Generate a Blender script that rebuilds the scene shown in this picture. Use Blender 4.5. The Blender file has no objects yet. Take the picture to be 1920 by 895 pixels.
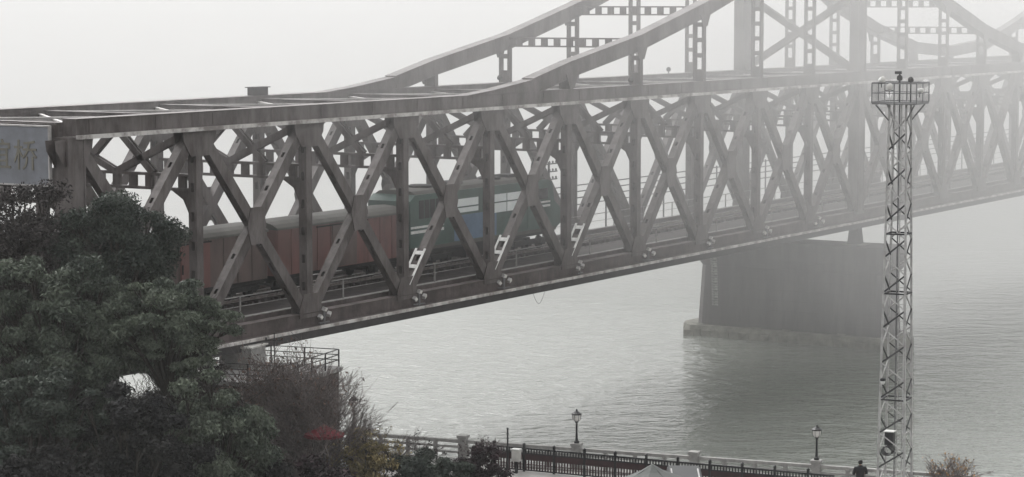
import bpy, bmesh, math, random
import numpy as np
from mathutils import Vector, Matrix

R = math.radians
scene = bpy.context.scene
C = scene.collection
rng = random.Random(7)

# ------------------------------------------------------------------ camera
cam_data = bpy.data.cameras.new("camera")
cam = bpy.data.objects.new("camera", cam_data)
C.objects.link(cam)
cam.location = (0, 0, 26.6)
cam.rotation_euler = (math.pi / 2 - 0.09694, 0, 0)
cam_data.sensor_width = 36
cam_data.lens = 4513 * 36 / 1920
cam_data.clip_start = 1
cam_data.clip_end = 8000
scene.camera = cam

# ------------------------------------------------------------------ light
SUN_EL, SUN_AZ = R(42), R(-35)           # soft overcast sun, ahead and to the left
world = bpy.data.worlds.new("World")
scene.world = world
world.use_nodes = True
wn = world.node_tree.nodes
wl = world.node_tree.links
bg = wn["Background"]
sky = wn.new("ShaderNodeTexSky")
sky.sky_type = 'NISHITA'
sky.sun_disc = False
sky.sun_elevation = SUN_EL
sky.sun_rotation = SUN_AZ
sky.air_density = 1.0
sky.dust_density = 4.0
hs = wn.new("ShaderNodeHueSaturation")
hs.inputs["Saturation"].default_value = 0.03
wl.new(sky.outputs[0], hs.inputs["Color"])
wl.new(hs.outputs[0], bg.inputs["Color"])
bg.inputs["Strength"].default_value = 0.15
sl = bpy.data.lights.new("sun", 'SUN')
sl.energy = 0.6
sl.angle = R(40)
sl.color = (1.0, 0.97, 0.93)
sun = bpy.data.objects.new("sun", sl)
C.objects.link(sun)
sun.rotation_euler = Vector((-math.sin(SUN_AZ) * math.cos(SUN_EL), -math.cos(SUN_AZ) * math.cos(SUN_EL), -math.sin(SUN_EL))).to_track_quat('-Z', 'Y').to_euler()
scene.view_settings.view_transform = 'Standard'
scene.view_settings.look = 'None'
scene.view_settings.exposure = 1.3
scene.view_settings.gamma = 1
scene.cycles.volume_bounces = 6
scene.cycles.max_bounces = 10
scene.cycles.diffuse_bounces = 3
scene.cycles.transparent_max_bounces = 12


# ------------------------------------------------------------------ materials
def material(name, col, col2=None, rough=0.7, scale=2.0, bump=0.0, bscale=None, metal=0.0, spec=0.3, stretch=(1, 1, 1),
             island=0.0, lo=0.35, hi=0.65, coord='Object', detail=6, streak=None):
    m = bpy.data.materials.new(name)
    m.use_nodes = True
    nt = m.node_tree
    b = nt.nodes["Principled BSDF"]
    b.inputs["Roughness"].default_value = rough
    b.inputs["Metallic"].default_value = metal
    b.inputs["Specular IOR Level"].default_value = spec
    tc = nt.nodes.new("ShaderNodeTexCoord")
    mp = nt.nodes.new("ShaderNodeMapping")
    mp.inputs["Scale"].default_value = stretch
    nt.links.new(tc.outputs[coord], mp.inputs[0])
    if col2 is None:
        col2 = tuple(c * 0.7 for c in col)
    n = nt.nodes.new("ShaderNodeTexNoise")
    n.inputs["Scale"].default_value = scale
    n.inputs["Detail"].default_value = detail
    n.inputs["Roughness"].default_value = 0.65
    nt.links.new(mp.outputs[0], n.inputs["Vector"])
    r = nt.nodes.new("ShaderNodeValToRGB")
    r.color_ramp.elements[0].position = lo
    r.color_ramp.elements[1].position = hi
    r.color_ramp.elements[0].color = (*col2, 1)
    r.color_ramp.elements[1].color = (*col, 1)
    nt.links.new(n.outputs["Fac"], r.inputs[0])
    out = r.outputs[0]
    if streak:
        m2 = nt.nodes.new("ShaderNodeMapping")
        m2.inputs["Scale"].default_value = (2.6, 2.6, 0.22)
        nt.links.new(tc.outputs[coord], m2.inputs[0])
        n3 = nt.nodes.new("ShaderNodeTexNoise")
        n3.inputs["Scale"].default_value = 1.0
        n3.inputs["Detail"].default_value = 8
        n3.inputs["Roughness"].default_value = 0.7
        nt.links.new(m2.outputs[0], n3.inputs["Vector"])
        r3 = nt.nodes.new("ShaderNodeMapRange")
        r3.inputs["From Min"].default_value = 0.50
        r3.inputs["From Max"].default_value = 0.66
        r3.inputs["To Max"].default_value = 0.5
        nt.links.new(n3.outputs["Fac"], r3.inputs[0])
        mx3 = nt.nodes.new("ShaderNodeMix")
        mx3.data_type = 'RGBA'
        cin = [i for i in mx3.inputs if i.type == 'RGBA']
        cin[1].default_value = (*streak, 1)
        nt.links.new(r3.outputs[0], mx3.inputs[0])
        nt.links.new(out, cin[0])
        out = [o for o in mx3.outputs if o.type == 'RGBA'][0]
    if island:
        g = nt.nodes.new("ShaderNodeNewGeometry")
        mr = nt.nodes.new("ShaderNodeMapRange")
        mr.inputs["To Min"].default_value = 1 - island
        mr.inputs["To Max"].default_value = 1 + island
        nt.links.new(g.outputs["Random Per Island"], mr.inputs[0])
        mx = nt.nodes.new("ShaderNodeVectorMath")
        mx.operation = 'SCALE'
        nt.links.new(out, mx.inputs[0])
        nt.links.new(mr.outputs[0], mx.inputs["Scale"])
        out = mx.outputs[0]
    nt.links.new(out, b.inputs["Base Color"])
    if bump:
        n2 = nt.nodes.new("ShaderNodeTexNoise")
        n2.inputs["Scale"].default_value = bscale or scale * 6
        n2.inputs["Detail"].default_value = 5
        nt.links.new(mp.outputs[0], n2.inputs["Vector"])
        bp = nt.nodes.new("ShaderNodeBump")
        bp.inputs["Strength"].default_value = bump
        bp.inputs["Distance"].default_value = 0.05
        nt.links.new(n2.outputs["Fac"], bp.inputs["Height"])
        nt.links.new(bp.outputs[0], b.inputs["Normal"])
    return m


M = {}
M['steel'] = material("weathered bridge steel", (0.128, 0.113, 0.110), (0.050, 0.041, 0.039), 0.62, 0.7, 0.4, 9, stretch=(1, 1, .4), lo=0.38, hi=0.60, detail=9, streak=(0.050, 0.036, 0.030))
M['steel_lit'] = material("pale lit steel", (0.46, 0.44, 0.43), (0.26, 0.25, 0.24), 0.5, 1.2, 0.15, 12)  # pale copy of the steel; sky light on brace tops put into the colour
M['steel_rust'] = material("rusty brown steel", (0.100, 0.080, 0.077), (0.045, 0.036, 0.034), 0.75, 0.8, 0.3, 8, streak=(0.030, 0.026, 0.025))
M['edge'] = material("pale blotched edge", (0.52, 0.50, 0.48), (0.20, 0.18, 0.17), 0.6, 0.9, 0.2, 12, lo=0.42, hi=0.58, detail=9)  # pale edge strips with random darker blotches
M['fascia'] = material("shaded ledge steel", (0.050, 0.046, 0.046), (0.028, 0.026, 0.026), 0.8, 1.0, 0.2, 9)  # shade below the ledge put into a darker fascia colour
M['tower_grey'] = material("hazed grey tower steel", (0.17, 0.17, 0.172), (0.11, 0.11, 0.112), 0.6, 3)  # haze round the tower platform put into a paler grey
M['rail_paint'] = material("dull grey handrail paint", (0.26, 0.25, 0.24), (0.15, 0.145, 0.14), 0.6, 3)
M['deck'] = material("sooty deck boards", (0.060, 0.050, 0.048), (0.028, 0.024, 0.024), 0.85, 1.5, 0.4, 10)
M['rail'] = material("worn rail steel", (0.28, 0.26, 0.25), (0.16, 0.13, 0.12), 0.35, 4, metal=0.6)
M['white'] = material("chalky white paint", (0.78, 0.78, 0.76), (0.55, 0.55, 0.53), 0.5, 3)
M['concrete'] = material("stained pier concrete", (0.098, 0.090, 0.089), (0.040, 0.037, 0.037), 0.9, 0.5, 0.5, 3, stretch=(1, 1, .22), lo=0.36, hi=0.64, detail=9, streak=(0.030, 0.030, 0.031))
M['plinth'] = material("algae stained stone", (0.19, 0.183, 0.155), (0.07, 0.073, 0.058), 0.85, 0.9, 0.6, 2.5)
M['gauge'] = material("faded gauge paint", (0.30, 0.295, 0.28), (0.15, 0.145, 0.14), 0.7, 2)
M['sign'] = material("grey sign sheet", (0.20, 0.21, 0.235), (0.145, 0.15, 0.165), 0.45, 0.7)
M['gold'] = material("dull gold letters", (0.185, 0.172, 0.135), (0.13, 0.122, 0.10), 0.6, 4)
M['green'] = material("dark green locomotive paint", (0.047, 0.098, 0.081), (0.029, 0.058, 0.050), 0.4, 0.8)
M['blue'] = material("dusty blue paint", (0.11, 0.185, 0.285), (0.07, 0.125, 0.20), 0.45, 1.0)
M['pane'] = material("pale sky lit glass", (0.86, 0.90, 0.89), (0.76, 0.81, 0.81), 0.12, 1.0, spec=0.8)  # bright sky in the windows put into the glass colour
M['wagon_red'] = material("oxide red wagon paint", (0.185, 0.088, 0.080), (0.11, 0.066, 0.060), 0.7, 0.5, stretch=(1, 1, .4), streak=(0.085, 0.066, 0.060))
M['wagon_brown'] = material("dull brown wagon paint", (0.135, 0.100, 0.092), (0.075, 0.062, 0.058), 0.75, 0.6, stretch=(1, 1, .4))
M['wagon_roof'] = material("dusty grey wagon roof", (0.080, 0.077, 0.068), (0.055, 0.052, 0.046), 0.7, 1.0)
M['under'] = material("grimy underframe", (0.028, 0.026, 0.026), (0.016, 0.015, 0.015), 0.8, 2)
M['galv'] = material("galvanised tower steel", (0.45, 0.445, 0.435), (0.25, 0.24, 0.235), 0.5, 2.2, lo=0.3, hi=0.6)
M['dark_iron'] = material("black painted iron", (0.018, 0.018, 0.020), (0.012, 0.012, 0.013), 0.45, 4)
M['brace_dark'] = material("dark brace steel", (0.030, 0.030, 0.032), (0.018, 0.018, 0.019), 0.55, 3)
M['maroon'] = material("maroon painted metal", (0.042, 0.018, 0.020), (0.026, 0.012, 0.014), 0.6, 2)
M['stone'] = material("wet grey granite", (0.30, 0.295, 0.28), (0.19, 0.185, 0.18), 0.6, 2.5, 0.2, 20)
M['paving'] = material("pale promenade paving", (0.42, 0.41, 0.39), (0.30, 0.29, 0.28), 0.6, 0.8, 0.2, 12)
M['soil'] = material("dark garden soil", (0.045, 0.042, 0.035), (0.022, 0.02, 0.017), 0.95, 0.4, 0.6, 2)
M['asphalt'] = material("damp asphalt", (0.055, 0.055, 0.056), (0.04, 0.04, 0.041), 0.7, 1.2, 0.3, 30)
M['lamp_glass'] = material("milky lamp glass", (0.72, 0.70, 0.66), (0.55, 0.54, 0.52), 0.25, 3)
M['bark'] = material("dark bark", (0.040, 0.034, 0.028), (0.020, 0.017, 0.014), 0.9, 6, 0.5, 20, stretch=(1, 1, .3))
M['twig'] = material("purple brown twigs", (0.160, 0.138, 0.132), (0.095, 0.080, 0.076), 0.9, 3)
M['leaf_green'] = material("grey green leaves", (0.104, 0.122, 0.090), (0.031, 0.041, 0.032), 0.65, 0.55, island=0.45, spec=0.15)
M['leaf_feather'] = material("feathery pale green leaves", (0.132, 0.152, 0.112), (0.040, 0.052, 0.040), 0.65, 0.6, island=0.45, spec=0.15)
M['leaf_bluish'] = material("dull bluish green leaves", (0.062, 0.074, 0.058), (0.026, 0.034, 0.029), 0.7, 0.5, island=0.4, spec=0.12)
M['leaf_brown'] = material("dull brown leaves", (0.054, 0.047, 0.045), (0.028, 0.024, 0.024), 0.75, 0.5, island=0.4, spec=0.12)
M['leaf_dark'] = material("very dark undergrowth leaves", (0.030, 0.029, 0.027), (0.010, 0.010, 0.012), 0.8, 0.5, island=0.4, spec=0.1)
M['leaf_purple'] = material("dark purple leaves", (0.040, 0.024, 0.028), (0.018, 0.013, 0.015), 0.75, 1.2, island=0.5, spec=0.12)
M['leaf_yellow'] = material("yellowing leaves", (0.26, 0.205, 0.095), (0.10, 0.085, 0.045), 0.7, 1.3, island=0.5, spec=0.15)
M['leaf_rust'] = material("rusty brown leaves", (0.15, 0.095, 0.075), (0.07, 0.052, 0.045), 0.75, 1.5, island=0.5, spec=0.12)
M['leaf_orange'] = material("orange autumn leaves", (0.36, 0.18, 0.06), (0.17, 0.11, 0.05), 0.7, 1.5, island=0.5, spec=0.15)
M['red_cloth'] = material("faded red canvas", (0.16, 0.026, 0.034), (0.10, 0.019, 0.025), 0.8, 1.5)
M['grey_cloth'] = material("damp grey canvas", (0.10, 0.105, 0.10), (0.06, 0.065, 0.062), 0.7, 1.5)
M['van_paint'] = material("grey van paint", (0.045, 0.046, 0.048), (0.036, 0.037, 0.039), 0.6, 1.0, spec=0.25)
M['van_glass'] = material("dark tinted glass", (0.03, 0.032, 0.034), (0.02, 0.022, 0.024), 0.08, 1.0, spec=0.6)
M['tyre'] = material("black rubber", (0.02, 0.02, 0.02), (0.014, 0.014, 0.014), 0.85, 5)
M['tail_red'] = material("red lamp lens", (0.30, 0.02, 0.02), (0.2, 0.015, 0.015), 0.2, 3)
M['coat'] = material("black padded coat", (0.016, 0.016, 0.018), (0.010, 0.010, 0.011), 0.8, 6, 0.3, 18)
M['skin'] = material("skin", (0.42, 0.27, 0.20), (0.36, 0.22, 0.16), 0.55, 8)
M['hair'] = material("black hair", (0.012, 0.011, 0.010), (0.007, 0.007, 0.006), 0.5, 20)
M['trousers'] = material("dark trousers", (0.022, 0.022, 0.028), (0.014, 0.014, 0.018), 0.85, 8)
M['brick'] = material("dark brown render wall", (0.085, 0.068, 0.064), (0.05, 0.04, 0.038), 0.85, 0.8, 0.3, 8)
M['cabinet'] = material("off white cabinet paint", (0.56, 0.55, 0.52), (0.36, 0.35, 0.33), 0.5, 2)


def water_material():
    m = bpy.data.materials.new("river water")
    m.use_nodes = True
    nt = m.node_tree
    b = nt.nodes["Principled BSDF"]
    b.inputs["Base Color"].default_value = (0.178, 0.192, 0.170, 1)
    b.inputs["Roughness"].default_value = 0.06
    b.inputs["IOR"].default_value = 1.33
    b.inputs["Specular IOR Level"].default_value = 1.0
    tc = nt.nodes.new("ShaderNodeTexCoord")

    def wave(scale, stretch, rot, detail):
        mp = nt.nodes.new("ShaderNodeMapping")
        mp.inputs["Scale"].default_value = stretch
        mp.inputs["Rotation"].default_value = (0, 0, rot)
        nt.links.new(tc.outputs["Object"], mp.inputs[0])
        n = nt.nodes.new("ShaderNodeTexNoise")
        n.inputs["Scale"].default_value = scale
        n.inputs["Detail"].default_value = detail
        n.inputs["Roughness"].default_value = 0.55
        n.inputs["Distortion"].default_value = 0.4
        nt.links.new(mp.outputs[0], n.inputs["Vector"])
        return n.outputs["Fac"]

    a = wave(0.44, (0.62, 1.0, 1), R(-9), 4)
    c = wave(1.9, (0.5, 1.0, 1), R(12), 3)
    gust = wave(0.018, (1, 1, 1), 0.3, 2)
    g = nt.nodes.new("ShaderNodeMapRange")
    g.inputs["From Min"].default_value = 0.35
    g.inputs["From Max"].default_value = 0.65
    g.inputs["To Min"].default_value = 0.3
    g.inputs["To Max"].default_value = 1.25
    nt.links.new(gust, g.inputs[0])
    ad = nt.nodes.new("ShaderNodeMath")
    ad.operation = 'MULTIPLY_ADD'
    nt.links.new(c, ad.inputs[0])
    ad.inputs[1].default_value = 0.46
    nt.links.new(a, ad.inputs[2])
    mu = nt.nodes.new("ShaderNodeMath")
    mu.operation = 'MULTIPLY'
    nt.links.new(ad.outputs[0], mu.inputs[0])
    nt.links.new(g.outputs[0], mu.inputs[1])
    bp = nt.nodes.new("ShaderNodeBump")
    bp.inputs["Strength"].default_value = 1.0
    bp.inputs["Distance"].default_value = 0.48
    nt.links.new(mu.outputs[0], bp.inputs["Height"])
    nt.links.new(bp.outputs[0], b.inputs["Normal"])
    return m


def volume_material(name, density, color):
    m = bpy.data.materials.new(name)
    m.use_nodes = True
    nt = m.node_tree
    for n in list(nt.nodes):
        if n.type == 'BSDF_PRINCIPLED':
            nt.nodes.remove(n)
    v = nt.nodes.new("ShaderNodeVolumePrincipled")
    v.inputs["Color"].default_value = (*color, 1)
    v.inputs["Density"].default_value = density
    v.inputs["Anisotropy"].default_value = 0.0
    nt.links.new(v.outputs[0], nt.nodes["Material Output"].inputs["Volume"])
    return m


# ------------------------------------------------------------------ mesh helpers
class MB:
    """collects plain shapes, then links them as one mesh object"""

    def __init__(self):
        self.v, self.f = [], []

    def hexa(self, p):
        o = len(self.v)
        self.v += [tuple(q) for q in p]
        self.f += [(o, o + 3, o + 2, o + 1), (o + 4, o + 5, o + 6, o + 7), (o, o + 1, o + 5, o + 4), (o + 1, o + 2, o + 6, o + 5),
                   (o + 2, o + 3, o + 7, o + 6), (o + 3, o, o + 4, o + 7)]
        return self

    def box(self, x0, x1, y0, y1, z0, z1):
        return self.hexa([(x0, y0, z0), (x1, y0, z0), (x1, y1, z0), (x0, y1, z0), (x0, y0, z1), (x1, y0, z1), (x1, y1, z1), (x0, y1, z1)])

    def bar(self, p, q, w, h, side=(0, 1, 0), off=0.0, up=0.0):
        """a square bar from p to q: w along side, h across; off shifts it along side, up across"""
        p, q = Vector(p), Vector(q)
        d = (q - p).normalized()
        s = Vector(side)
        s = (s - d * s.dot(d)).normalized()
        n = d.cross(s)
        p = p + s * off + n * up
        q = q + s * off + n * up
        a, b = s * w / 2, n * h / 2
        return self.hexa([p - a - b, p + a - b, p + a + b, p - a + b, q - a - b, q + a - b, q + a + b, q - a + b])

    def tube(self, pts, radii, n=6, cap=True):
        pts = [Vector(p) for p in pts]
        o = len(self.v)
        ref = Vector((0.31, 0.17, 0.94))
        for i, p in enumerate(pts):
            d = (pts[min(i + 1, len(pts) - 1)] - pts[max(i - 1, 0)]).normalized()
            r = ref if abs(d.dot(ref)) < 0.95 else Vector((1, 0, 0))
            a = d.cross(r).normalized()
            b = d.cross(a)
            for k in range(n):
                t = 2 * math.pi * k / n
                self.v.append(tuple(p + (a * math.cos(t) + b * math.sin(t)) * radii[i]))
        for i in range(len(pts) - 1):
            for k in range(n):
                k2 = (k + 1) % n
                self.f.append((o + i * n + k, o + i * n + k2, o + (i + 1) * n + k2, o + (i + 1) * n + k))
        if cap:
            self.f.append(tuple(o + k for k in range(n))[::-1])
            self.f.append(tuple(o + (len(pts) - 1) * n + k for k in range(n)))
        return self

    def lathe(self, cx, cy, prof, n=12):
        o = len(self.v)
        for r, z in prof:
            for k in range(n):
                t = 2 * math.pi * k / n
                self.v.append((cx + r * math.cos(t), cy + r * math.sin(t), z))
        for i in range(len(prof) - 1):
            for k in range(n):
                k2 = (k + 1) % n
                self.f.append((o + i * n + k, o + i * n + k2, o + (i + 1) * n + k2, o + (i + 1) * n + k))
        self.f.append(tuple(o + k for k in range(n))[::-1])
        self.f.append(tuple(o + (len(prof) - 1) * n + k for k in range(n)))
        return self

    def prism(self, poly, axis, a0, a1):
        """extrudes a 2-D outline along an axis"""
        o = len(self.v)
        n = len(poly)
        for a in (a0, a1):
            for (p, q) in poly:
                self.v.append({'y': (p, a, q), 'x': (a, p, q), 'z': (p, q, a)}[axis])
        self.f.append(tuple(range(o, o + n)))
        self.f.append(tuple(range(o + 2 * n - 1, o + n - 1, -1)))
        for k in range(n):
            k2 = (k + 1) % n
            self.f.append((o + k, o + n + k, o + n + k2, o + k2))
        return self

    def mesh(self, name, mat, smooth=False):
        me = bpy.data.meshes.new(name)
        me.from_pydata(self.v, [], self.f)
        bm = bmesh.new()
        bm.from_mesh(me)
        bmesh.ops.recalc_face_normals(bm, faces=bm.faces)
        bm.to_mesh(me)
        bm.free()
        if smooth:
            me.shade_smooth()
        me.materials.append(mat)
        return me

    def build(self, name, mat, parent=None, smooth=False, loc=None):
        o = put(name, self.mesh(name, mat, smooth), parent)
        if loc:
            o.location = loc
        return o


def put(name, me, parent=None, loc=None):
    o = bpy.data.objects.new(name, me)
    C.objects.link(o)
    if parent is not None:
        o.parent = parent
    if loc:
        o.location = loc
    return o


def tag(o, label=None, cat=None, group=None, kind=None):
    for k, v in (("label", label), ("category", cat), ("group", group), ("kind", kind)):
        if v:
            o[k] = v
    return o


def thing(name, label, cat, loc=(0, 0, 0), rz=0.0, group=None):
    o = bpy.data.objects.new(name, None)
    C.objects.link(o)
    o.location = loc
    o.rotation_euler = (0, 0, rz)
    o.empty_display_size = 0.5
    return tag(o, label, cat, group)


def copy_tree(o, parent=None):
    c = o.copy()
    C.objects.link(c)
    if parent is not None:
        c.parent = parent
    for ch in list(o.children):
        copy_tree(ch, c)
    return c


# ------------------------------------------------------------------ ground and water
wb = MB()
wb.v = [(-700, 60, 0), (700, 60, 0), (700, 2450, 0), (-700, 2450, 0)]
wb.f = [(0, 1, 2, 3)]
river = tag(wb.build("river_water", water_material()), "calm grey river under the bridge fading into fog", kind="structure")

QA = Vector((-6.728, 124.929))                 # line of the quay edge
QT = Vector((0.93195, -0.36262))
QN = Vector((0.36262, 0.93195))                # towards the river
Q_ANGLE = math.atan2(QT.y, QT.x)


def quay(s, t, z):
    """point s metres along the quay edge, t metres out over the river"""
    p = QA + QT * s + QN * t
    return (p.x, p.y, z)


def sheet(name, pts, z0, z1, mat, label):
    b = MB()
    n = len(pts)
    b.v = [(x, y, z0) for x, y in pts] + [(x, y, z1) for x, y in pts]
    b.f = [tuple(range(n))[::-1], tuple(range(n, 2 * n))] + [(k, (k + 1) % n, n + (k + 1) % n, n + k) for k in range(n)]
    return tag(b.build(name, mat), label, kind="structure")


q = lambda s, t: quay(s, t, 0)[:2]
sheet("ground", [q(-190, -0.62), q(190, -0.62), (200, -50), (-220, -50)], -0.6, 2.9, M['soil'], "dark planted river bank under the trees")
sheet("promenade_pavement", [q(-60, -0.6), q(120, -0.6), q(120, -4.9), q(-60, -4.9)], 2.0, 3.0, M['paving'], "pale stone promenade along the river wall")
sheet("road", [q(-4, -5.25), q(120, -5.25), q(120, -13), q(-4, -13)], 2.5, 2.91, M['asphalt'], "damp asphalt lane behind the promenade")
sheet("kerb", [q(-4, -4.9), q(120, -4.9), q(120, -5.25), q(-4, -5.25)], 2.5, 3.02, M['stone'], "stone kerb between lane and promenade")
sheet("river_wall", [q(-190, 0.45), q(190, 0.45), q(190, -0.6), q(-190, -0.6)], -0.6, 3.06, M['stone'], "stone river wall carrying the balustrade")

# ------------------------------------------------------------------ railway bridge
ANG = 0.54402
L, W, N0, N1 = 9.14, 9.967, -1, 19
ZB = 9.764
BR = thing("railway_bridge", "long grey steel truss railway bridge crossing the foggy river", "bridge", (-15.566, 118.065, ZB), math.pi / 2 - ANG)
TOPZ = 10.79                                    # underside of the top chord
CH = 0.80                                       # depth of the top chord
YS = (0.0, W)                                   # near and far truss
NODES = range(N0, N1 + 1)
steel = M['steel']

# upper stiffening chord: height of its axis over the ledge, per panel point
UP = {2.5: 11.08, 3: 11.42, 3.5: 11.92, 4: 12.85, 5: 14.38, 6: 16.45, 7: 18.9, 8: 21.6, 9: 24.6, 10: 20.3, 11: 16.95, 12: 14.6, 13: 12.85, 14: 12.35,
      15: 12.85, 16: 14.7, 17: 16.95, 18: 20.3, 19: 24.6}


def truss_member(p, q, w, depth, batten=1.15, plate=0.05, lips=True, solid=0.25):
    """two plates joined by battens, from p to q in the plane of the truss (local y = 0)"""
    b = MB()
    p, q = Vector(p), Vector(q)
    d = (q - p).normalized()
    n = d.cross(Vector((0, 1, 0)))
    ln = (q - p).length
    for s in (-1, 1):
        b.bar(p, q, plate, w, off=s * (depth / 2 - plate / 2))
        if lips:
            for e in (-1, 1):
                b.bar(p, q, 0.10, 0.045, off=s * (depth / 2 - 0.05 - plate), up=e * (w / 2 - 0.03))
    k = max(2, int(ln / batten))
    for i in range(k + 1):
        c = p + d * (ln * (i + 0.5) / (k + 1))
        a, e = c - d * solid, c + d * solid
        for s in (-1, 1):
            b.bar(a, e, depth - 2 * plate - 0.01, 0.02, up=s * (w / 2 - 0.015))
    return b


def gusset(poly, y, t=0.035):
    return MB().prism(poly, 'y', y - t / 2, y + t / 2)


# shared meshes, local to a panel point
post_mesh = truss_member((0, 0, 0.65), (0, 0, TOPZ - 0.01), 0.50, 0.50, batten=1.6, solid=0.5).mesh("post", steel)
end_post_mesh = MB().box(-0.55, 0.55, -0.40, 0.40, 0.66, TOPZ - 0.01).box(-0.60, -0.5, -0.44, 0.44, 0.7, TOPZ - 0.02).box(0.5, 0.60, -0.44, 0.44, 0.7, TOPZ - 0.02).mesh("end_post", steel)
rise_mesh = truss_member((0.3, 0, 0.75), (L - 0.3, 0, TOPZ - 0.25), 0.61, 0.48, batten=2.4, solid=0.92).mesh("diagonal", steel)
fall_mesh = truss_member((0.3, 0, TOPZ - 0.25), (L - 0.3, 0, 0.75), 0.61, 0.44, batten=2.0, solid=0.6).mesh("diagonal", steel)
top_gusset = [(-1.3, TOPZ - 0.12), (1.3, TOPZ - 0.12), (1.22, TOPZ - 0.6), (0.70, TOPZ - 1.35), (-0.70, TOPZ - 1.35), (-1.22, TOPZ - 0.6)]
low_gusset = [(-1.0, 0.45), (1.0, 0.45), (1.0, 0.9), (0.6, 1.7), (-0.6, 1.7), (-1.0, 0.9)]
mid_gusset = [(-0.78, 0.0), (-0.50, 0.95), (0.50, 0.95), (0.78, 0.0), (0.50, -0.95), (-0.50, -0.95)]
gm_top = {s: gusset(top_gusset, s * 0.285).mesh("gusset_plate", steel) for s in (-1, 1)}
gm_low = {s: gusset(low_gusset, s * 0.285).mesh("gusset_plate", steel) for s in (-1, 1)}
gm_mid = {s: gusset(mid_gusset, s * 0.27).mesh("gusset_plate", steel) for s in (-1, 1)}

for y in YS:
    out = -1 if y == 0 else 1
    for n in NODES:
        x = n * L
        if n in (N0, 9, N1):
            put("end_post", end_post_mesh, BR, (x, y, 0))
        else:
            put("post", post_mesh, BR, (x, y, 0))
        for s in (-1, 1):
            put("gusset_plate", gm_top[s], BR, (x, y, 0))
            put("gusset_plate", gm_low[s], BR, (x, y, 0))
        if n < N1:
            put("diagonal", rise_mesh, BR, (x, y, 0))
            put("diagonal", fall_mesh, BR, (x, y, 0))
            put("gusset_plate", gm_mid[-1 if y == 0 else 1], BR, (x + L / 2, y, (TOPZ + 0.5) / 2))
            # chords, one length per panel, butted with a hairline joint
            x0, x1 = x + 0.004, x + L - 0.004
            b = MB().box(x0, x1, y - 0.40, y + 0.40, TOPZ + 0.03, TOPZ + CH)
            b.box(x0, x1, y - 0.47, y + 0.47, TOPZ + CH, TOPZ + CH + 0.035)
            b.build("top_chord", steel, BR)
            for (a_, e_) in ((0.9, 2.0), (L * 0.62, L * 0.62 + 1.1)):
                MB().box(x + a_, x + e_, min(y + out * 0.40, y + out * 0.43), max(y + out * 0.40, y + out * 0.43), TOPZ + 0.14, TOPZ + CH - 0.06).build("splice_plate", steel, BR)
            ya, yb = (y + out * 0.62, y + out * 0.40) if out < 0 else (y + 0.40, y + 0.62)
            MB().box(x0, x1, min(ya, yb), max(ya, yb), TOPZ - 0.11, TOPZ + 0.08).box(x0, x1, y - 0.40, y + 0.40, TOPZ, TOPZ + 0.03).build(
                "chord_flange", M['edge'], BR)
            b = MB().box(x0, x1, y - 0.26, y + 0.26, -0.05, 0.66)
            b.box(x0, x1, y - 0.33, y + 0.33, 0.66, 0.70)
            b.build("bottom_chord", M['steel_rust'], BR)
            ya, yb = (y - 1.02, y - 0.26) if out < 0 else (y + 0.26, y + 1.02)
            MB().box(x0, x1, ya, yb, -0.06, 0.0).build("chord_ledge", M['steel_rust'], BR)
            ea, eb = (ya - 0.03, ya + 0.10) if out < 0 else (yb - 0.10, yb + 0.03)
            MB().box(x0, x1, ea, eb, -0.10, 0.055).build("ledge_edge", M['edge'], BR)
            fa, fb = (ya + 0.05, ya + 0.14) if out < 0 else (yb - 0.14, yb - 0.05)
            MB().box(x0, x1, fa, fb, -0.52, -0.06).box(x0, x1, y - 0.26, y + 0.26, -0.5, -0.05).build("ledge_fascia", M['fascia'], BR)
    # upper stiffening chord
    ks = sorted(UP)
    for a, b_ in zip(ks[:-1], ks[1:]):
        dpt = 0.95 if a > 3.4 else 0.8
        mb = MB()
        mb.bar((a * L, y, UP[a]), (b_ * L, y, UP[b_]), 0.72, dpt)
        mb.bar((a * L, y, UP[a]), (b_ * L, y, UP[b_]), 0.84, 0.05, up=dpt / 2)
        mb.bar((a * L, y, UP[a]), (b_ * L, y, UP[b_]), 0.84, 0.05, up=-dpt / 2)
        mb.build("upper_chord", steel, BR)
    for n in range(4, N1):
        if n in (9,):
            continue
        zt = UP[n] - 0.4
        z0 = TOPZ + CH + 0.03
        if zt - z0 < 0.25:
            MB().box(n * L - 0.3, n * L + 0.3, y - 0.3, y + 0.3, z0, zt + 0.1).build("hanger", steel, BR)
            continue
        hb = MB()
        for s in (-1, 1):
            hb.box(n * L - 0.20, n * L + 0.20, y + s * 0.33 - 0.07, y + s * 0.33 + 0.07, z0, zt)
        z = z0
        hb.box(n * L - 0.17, n * L + 0.17, y - 0.26, y + 0.26, z0, min(zt, z0 + 0.8))
        z = z0 + 1.75
        while z < zt - 0.25:
            hb.box(n * L - 0.16, n * L + 0.16, y - 0.26, y + 0.26, z - 0.15, z + 0.15)
            z += 1.05
        hb.build("hanger", steel, BR)
        gp = [(n * L - 0.75, UP[n] - 0.3), (n * L + 0.75, UP[n] - 0.3), (n * L + 0.32, UP[n] - 1.1), (n * L - 0.32, UP[n] - 1.1)]
        if UP[n] - 1.1 > z0:
            gusset(gp, y + 0.425 * out).build("gusset_plate", steel, BR)
    for n in (9, 19):
        tp = MB().box(n * L - 0.62, n * L + 0.62, y - 0.36, y + 0.36, TOPZ + CH + 0.03, 26.4)
        tp.box(n * L - 0.70, n * L - 0.58, y - 0.42, y + 0.42, TOPZ + CH + 0.04, 26.38).box(n * L + 0.58, n * L + 0.70, y - 0.42, y + 0.42, TOPZ + CH + 0.04, 26.38)
        tp.build("pier_post", steel, BR)

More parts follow.
